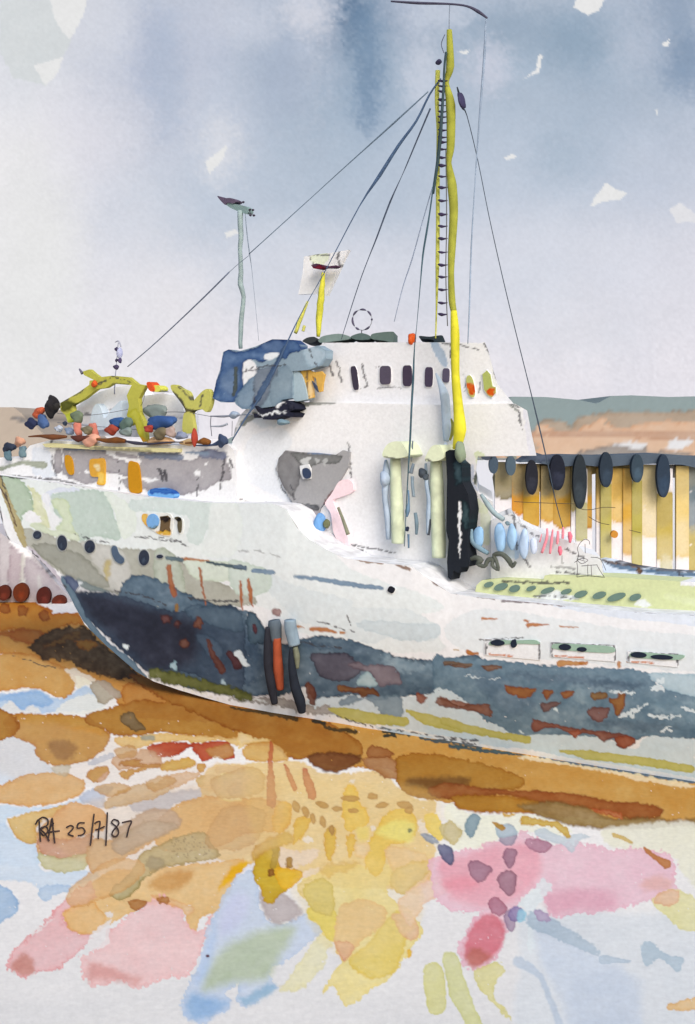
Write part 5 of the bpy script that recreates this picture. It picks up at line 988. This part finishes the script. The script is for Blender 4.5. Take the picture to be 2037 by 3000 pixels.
bundle(738,698,42,26,(170,62,44),'deep red bundle below the blue one left of the tall davit leg', off=.15)
bundle(516,690,28,44,(216,120,100),'salmon red sack standing beside the olive brown bundle')
bundle(618,700,34,44,(210,116,96),'salmon red sack right of the olive brown bundle', off=.35)
bundle(578,700,38,24,(124,112,86),'olive brown bundle between two salmon red sacks', off=.15)
bundle(600,765,62,34,(232,160,132),'peach coloured sack on the deck edge under the salmon red sacks', off=.2)
bundle(985,690,34,24,(176,58,46),'red bundle under the left end of the long blue one', off=.2)
bundle(1060,722,46,34,(118,104,76),'dark olive bundle below the long blue one', off=.15)
bundle(1125,712,42,32,(176,150,142),'dusty pink sack right of the dark olive bundle', off=.25)
bundle(1060,770,110,24,(206,158,110),'flat tan sack on the deck edge below the dark olive bundle', off=.3)
bundle(1200,735,44,24,(132,142,172),'small lavender blue bundle left of the upright red buoy', off=.25)
bundle(1240,780,50,18,(222,178,120),'flat sand coloured sack at the foot of the red buoy', off=.3)
bundle(255,583,44,26,(208,88,50),'orange red bundle on top of the blue ones at the far left', rot=-15, off=.3)
bundle(208,655,40,28,(38,48,86),'navy blue bundle leftmost of the pair under the orange red one')
bundle(284,642,40,42,(66,96,152),'mid blue bundle right of the navy one under the orange red one', lump=.22)
bundle(460,705,28,22,(120,138,170),'slate blue bundle left of the salmon red sack', off=.3)
bundle(390,690,20,18,(178,188,208),'small pale blue bundle under the short yellow davit foot', off=.3)
bundle(1470,768,32,36,(58,74,106),'navy sack at the right end of the foredeck pipes', off=.05)
bundle(60,815,48,28,(44,54,74),'dark navy bundle with the teal ones below it at the left edge', off=.3)
bundle(55,868,24,30,(84,116,130),'teal bundle under the dark navy one at the left edge', off=.2)
bundle(152,842,26,40,(100,130,142),'upright teal bundle right of the dark navy one', off=.3)
bundle(130,775,38,28,(222,158,124),'peach sack lying behind the upright teal bundle', off=.5)
by = bundle(1286,748,14,52,(190,62,42),'narrow upright red buoy beside the brown pipe on the foredeck', name='marker_buoy', cat='buoy', group=None, lump=.08, off=.1)
# timber fenders hung against the side
def fender(pts, w, c, label, name, proud, extra=None, gr='timber fenders hung on the dark bottom'):
    pp, ww = resample(Z('R7', pts), [q*.4436/2 for q in w], 6)
    vv = [hullpt(x, y, proud) for x, y in pp]; rr = [q*v.y/F for q, v in zip(ww, vv)]
    V, Fc = tube_geo(vv, rr, 12)
    o = link(name, V, Fc, pig(c, gain=WG), None, vv[-1], smooth_=True)
    return tag(o, label, 'fender', gr)
fender([(232,262),(238,300),(248,400)], [74,92,70], (86,98,110), 'short slate grey timber behind the head of the black one', 'timber_fender', .12)
fender([(252,380),(256,500),(262,600),(274,720)], [54,62,70,46], (156,76,50), 'rust red timber between the two black ones', 'timber_fender', .16)
fender([(190,310),(190,420),(195,560),(215,690),(238,815)], [30,52,62,62,44], (36,38,48), 'black timber left of the rust red one', 'timber_fender', .3)
fender([(338,262),(345,330),(370,430)], [78,86,80], (126,144,160), 'pale slate timber topping the right hand black one', 'timber_fender', .12)
fender([(372,440),(382,500),(385,580)], [34,46,26], (116,120,104), 'thin olive grey timber beside the right hand black one', 'timber_fender', .14)
fender([(344,455),(350,560),(372,700),(405,800),(418,872)], [22,48,66,72,50], (28,34,46), 'black timber rightmost of the row, foot near the sand', 'timber_fender', .3)
# pale blue fenders and pink pennants over the well deck
for i, (r, cx, cy, rx, ry, c, lab) in enumerate((('R5',1386,735,30,56,(150,190,226),'mid blue air fender nearest the black lower mast'),('R5',1510,740,32,80,(160,196,230),'tall blue air fender second from the black lower mast'),('R5',1578,735,26,64,(166,200,232),'blue air fender third from the black lower mast'),('R4',105,1450,40,112,(190,210,236),'large pale blue air fender left of the pink pennants'),('R4',188,1468,28,66,(206,216,236),'small very pale blue air fender next to the pink pennants'))):
    bundle(cx, cy, rx, ry, c, lab, r=r, off=.35, name='air_fender', cat='fender', group='pale blue air fenders in a row on the well deck', lump=.08, depth=.09)
bundle(470,660,28,56,(116,166,220),'bright blue drum below the grey recess-shade panel', r='R5', off=.5, name='drum', cat='drum', group=None, lump=.04, depth=.2)
bundle(508,660,14,24,(108,112,82),'small olive can beside the bright blue drum', r='R5', off=.5, name='paint_can', cat='can', group=None, lump=.04, depth=.12)
for pts, w, lab in (([(258,1365),(240,1435)],[6,16],'short thin pink pennant leftmost of its row'),([(304,1315),(300,1400),(258,1528)],[14,26,24],'long curved pink pennant second in its row'),([(352,1325),(342,1420),(328,1535)],[12,26,20],'long pink pennant third in its row'),([(398,1338),(395,1400),(390,1452)],[18,28,18],'mid length pink pennant fourth in its row'),([(442,1305),(440,1350),(437,1405)],[14,24,22],'short pink pennant fifth in its row'),([(495,1345),(502,1385),(500,1440)],[22,44,16],'fat pink pennant rightmost of its row'),([(412,1470),(415,1510),(418,1550)],[24,42,16],'deep pink pennant hanging below the others')):
    pp, ww = resample(Z('R4', pts), [q*.3403/2 for q in w], 4); vv = [Q(x, y, .45) for x, y in pp]; rr = [q*v.y/F for q, v in zip(ww, vv)]
    V, Fc = tube_geo(vv, rr, 8)
    tag(link('pennant', V, Fc, pig((226,138,152) if 'deep' not in lab and 'fat' not in lab else (222,112,132), gain=WG), None, vv[-1], smooth_=True), lab, 'pennant', 'pink pennants strung over the well deck')
# ---------------------------------------------------------------- wooden pier behind the ship
PY = 46.0
pier = empty('pier', P(1750, 1800, PY)); tag(pier, 'ochre timber pier with dark fenders and slate blue deck beam behind the ship', 'pier')
def pmap(d=0.0): return lambda x, y: P(x, y, PY+d)
def psl(name, pts, d, thick, base, washes=(), curve=True, step=6, parent=None, r='R4'):
    p = Z(r, pts)
    if curve: p = smooth(p, 4)
    return slab(name, p, pmap(d), Vector((0, thick, 0)), base, washes, step, parent or pier, gain=GAIN.get('pier', 1.0))
psl('deck_beam', [(70,748),(150,690),(200,662),(300,690),(450,682),(760,690),(1000,680),(1250,672),(1578,695),(2400,710),(5200,700),(5200,810),(2400,820),(1578,792),(1470,770),(1230,760),(1000,770),(800,790),(600,770),(450,785),(300,765),(140,745)], -.1, 1.6, (86,100,114), [W('R4', [(100,720),(250,660),(450,690),(300,745)], (78,88,108), a=.7)], curve=False)
for x0, x1, y0, y1, c in ((-145,10,745,1075,(142,136,110)),(0,120,760,1195,(214,146,32)),(98,238,765,1318,(196,150,38)),(250,358,775,1268,(206,166,72)),(355,505,785,1322,(186,142,44)),(510,560,780,1180,(196,180,120)),(552,650,1120,1425,(190,190,142)),(590,690,780,1320,(182,134,36)),(728,872,800,1280,(214,176,92)),(765,858,960,1610,(180,172,88)),(868,962,800,1275,(212,172,74)),(958,1075,840,1550,(206,162,66)),(1035,1122,930,1700,(176,168,82)),(1108,1252,770,1400,(220,204,152)),(1250,1385,1040,1610,(184,164,78)),(1290,1372,1450,1760,(204,204,176)),(1415,1525,780,1565,(220,196,124)),(1505,1640,700,1345,(98,116,126)),(1520,1640,1330,1750,(186,172,104)),
                        (1700,1820,780,1500,(212,170,80)),(1840,1960,780,1600,(186,150,60)),(2010,2120,780,1450,(206,180,120)),(2200,2340,780,1650,(190,150,60)),(2420,2560,780,1600,(210,170,80))):
    if (x0, y0) == (1290, 1450) or (x0, y0) == (1520, 1330): continue
    w = (x1-x0)/2; yt = min(y0, 800)
    tint = [W('R4', [(x0-20,y0),(x1+20,y0),(x1+20,y1-w*1.1),(x1-w*.35,y1-w*.2),((x0+x1)/2,y1),(x0+w*.3,y1-w*.3),(x0-20,y1-w*1.2)], c)]
    if x0 == 1250: tint.append(W('R4', [(1285,1560),(1372,1560),(1380,1760),(1290,1760)], (206,206,180), soft=3))
    if x0 == 1505: tint.append(W('R4', [(1500,1340),(1660,1330),(1660,1750),(1520,1750)], (186,172,104), soft=3))
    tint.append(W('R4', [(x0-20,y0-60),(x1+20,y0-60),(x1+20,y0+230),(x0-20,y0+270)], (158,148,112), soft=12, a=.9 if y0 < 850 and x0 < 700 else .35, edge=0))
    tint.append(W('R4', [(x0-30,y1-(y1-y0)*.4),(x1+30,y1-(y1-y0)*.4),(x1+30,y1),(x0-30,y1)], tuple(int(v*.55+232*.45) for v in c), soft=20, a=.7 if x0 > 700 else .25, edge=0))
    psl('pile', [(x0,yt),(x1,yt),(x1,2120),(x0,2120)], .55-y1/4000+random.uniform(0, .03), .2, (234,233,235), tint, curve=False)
# boards behind the pile heads
psl('back_boards', [(-130,770),(0,760),(1500,770),(5200,780),(5200,900),(1300,880),(1130,900),(1000,830),(880,820),(700,850),(540,900),(400,1010),(240,1000),(120,1080),(0,1060),(-60,1080),(-140,1020),(-160,880)], .6, .3, (178,162,110), [W('R4', [(-160,760),(130,760),(120,1080),(-160,1080)], (142,136,110), soft=8), W('R4', [(1120,770),(1600,770),(1600,1000),(1120,1000)], (196,196,192), soft=8), W('R4', [(880,770),(1120,770),(1100,860),(900,840)], (200,194,160), soft=5)], curve=False)
for cx, cy, rx, ry, c in ((175,878,52,150,(38,40,48)),(395,835,66,155,(32,36,48)),(588,915,60,235,(44,52,58)),(815,812,56,152,(44,56,68)),(1082,800,52,122,(56,72,84)),(1308,865,57,186,(46,60,76)),(1800,850,55,150,(44,56,68)),(2150,850,60,170,(38,44,54)),(2500,850,55,150,(44,56,68))):
    psl('pier_fender', oval(cx, cy, rx, ry, n=16), -.45, .3, c, [E('R4', cx, cy+ry*.4, rx*.7, ry*.4, tuple(int(v*1.25) for v in c), soft=5, edge=0)])
for cx, cy, rx, ry, c in ((1095,1455,42,84,(70,86,100)),(1255,1465,45,92,(80,98,110)),(1035,1385,48,30,(72,80,92))): psl('pier_fender', oval(cx, cy, rx, ry), -.45, .3, c, r='R3')
psl('pier_cap', [(970,1330),(1010,1315),(1150,1330),(1290,1370),(1295,1400),(1180,1375),(1060,1365),(985,1360)], -.3, .3, (136,144,134), r='R3')
psl('pier_bracket', oval(885,1368,30,32), -.3, .2, (198,140,56))
for p in ([(20,1085),(130,1092),(300,1098),(540,1106)],[(545,1106),(600,1150),(680,1155),(790,1135),(890,1138)],[(660,1215),(750,1265),(840,1285)],[(1010,1330),(1110,1355)]):
    tube('mooring_line', 'R4', p, 6, (84,74,56), parent=pier, mapf=pmap(-.35), gain=WG)
# ---------------------------------------------------------------- quay wall left of the bow
qy = empty('quay_wall', P(0, 1760, 49.0)); tag(qy, 'mauve grey striped quay wall left of the bow with brown fenders along its foot', 'quay')
qw = [W('R6', [(0,460),(80,560),(60,940),(0,940)], (178,172,176)), W('R6', [(70,580),(150,600),(130,900),(60,930)], (170,158,164)), W('R6', [(150,610),(210,680),(200,880),(140,860)], (196,194,190)), W('R6', [(180,640),(330,770),(420,880),(450,970),(300,930),(180,880)], (176,168,174)),
      W('R6', [(60,520),(180,570),(215,640),(130,600)], WHT, edge=0), S('R6', [(255,760),(265,830)], 18, (196,196,196), soft=4), INK('R6', [(200,600),(320,740),(430,840)], 4)]
def qm(x, y): return P(x, y, 49.0)
slab('wall', [(-900,1560),(-300,1555),(-20,1545),(40,1590),(95,1620),(150,1690),(200,1745),(212,1772),(170,1778),(-900,1775)], qm, Vector((0, 2, 0)), (184,178,182), qw, 6, qy, gain=WG)
for cx, cy, rx, ry, c in ((22,874,44,50,(84,38,28)),(136,872,50,62,(98,46,26)),(286,898,46,62,(78,34,28)),(388,930,46,40,(90,40,28)),(-120,880,46,50,(84,38,28)),(-260,880,46,54,(84,38,28))):
    slab('brown_fender', smooth(Z('R6', oval(cx, cy, rx, ry)), 3), lambda x, y: P(x, y, 48.6), Vector((0, .3, 0)), c, [E('R6', cx+5, cy+ry*.3, rx*.5, ry*.4, tuple(int(v*1.3) for v in c), soft=4, edge=0)], 5, qy, gain=WG)
# ---------------------------------------------------------------- scratched writing on the sand
SG = [[(235,945),(258,915),(262,980),(268,1060)],[(245,925),(285,900),(318,920),(310,955),(268,975),(300,1010),(325,1055)],[(268,985),(300,960),(318,990),(290,1020),(270,1000)],
      [(318,1050),(330,980),(345,905),(352,980),(362,1070)],[(312,1000),(350,995),(396,990)],[(335,960),(355,940)],
      [(440,968),(468,955),(485,968),(465,995),(452,1012),(485,1025)],[(560,938),(520,940),(512,972),(545,970),(562,992),(548,1015),(515,1022)],
      [(622,880),(612,960),(598,1085)],[(628,940),(645,930),(662,932),(654,985),(650,1040)],[(632,985),(660,975),(690,962)],[(710,870),(706,960),(700,1085)],
      [(782,925),(755,915),(738,935),(770,965),(785,1000),(765,1028),(740,1015),(752,985),(785,945),(778,920)],[(808,935),(868,925),(852,970),(838,1030)]]
V = []; Fc = []
for st_ in SG:
    pp, _ = resample(Z('T4', st_), [1]*len(st_), 4); vv = []
    for x, y in pp:
        D = EYE*F/(y-HY); vv.append(Vector(((x-CX)/F*D, D, .03)))
    a, b = tube_geo(vv, [.0145]*len(vv), 5); n0 = len(V); V += a; Fc += [[i+n0 for i in f] for f in b]
sg = link('handwriting', V, Fc, pig((58,44,42), gain=1.0), None, V[0])
tag(sg, 'thin dark handwritten initials and date in the sand at lower left', 'writing')
# ================================================================ LIGHT, WORLD, CAMERA
SUN = Vector((.28, -.78, .56)).normalized()
sl_ = bpy.data.lights.new('sun', 'SUN'); sl_.energy = SUN_E; sl_.angle = math.radians(28); sl_.color = (1.0, .985, .965)
so = bpy.data.objects.new('sun', sl_); COL.objects.link(so); so.rotation_euler = SUN.to_track_quat('Z', 'Y').to_euler(); so.location = (10, -20, 40)
wd = bpy.data.worlds.new('World'); SC.world = wd; wd.use_nodes = True; nt = wd.node_tree; nt.nodes.clear()
wo = nt.nodes.new('ShaderNodeOutputWorld'); wb = nt.nodes.new('ShaderNodeBackground'); st = nt.nodes.new('ShaderNodeTexSky')
st.sky_type = 'NISHITA'; st.sun_disc = False; st.sun_elevation = math.asin(SUN.z); st.sun_rotation = math.atan2(SUN.x, SUN.y); st.dust_density = 3.0; st.ozone_density = .6; st.air_density = 1.2
wb.inputs[1].default_value = SKY_E; nt.links.new(st.outputs[0], wb.inputs[0]); nt.links.new(wb.outputs[0], wo.inputs[0])
cam = bpy.data.cameras.new('camera'); co_ = bpy.data.objects.new('camera', cam); COL.objects.link(co_)
co_.location = (0, 0, EYE); co_.rotation_euler = (math.radians(90), 0, 0)
cam.sensor_fit = 'VERTICAL'; cam.sensor_height = 24.0; cam.sensor_width = 24.0; cam.lens = 24.0*F/3000.0; cam.shift_y = -(1500-HY)/3000.0; cam.clip_end = 5000; cam.clip_start = .1
SC.camera = co_
SC.view_settings.view_transform = 'Standard'; SC.view_settings.look = 'None'; SC.view_settings.exposure = EXPO; SC.view_settings.gamma = 1
SC.cycles.max_bounces = 6
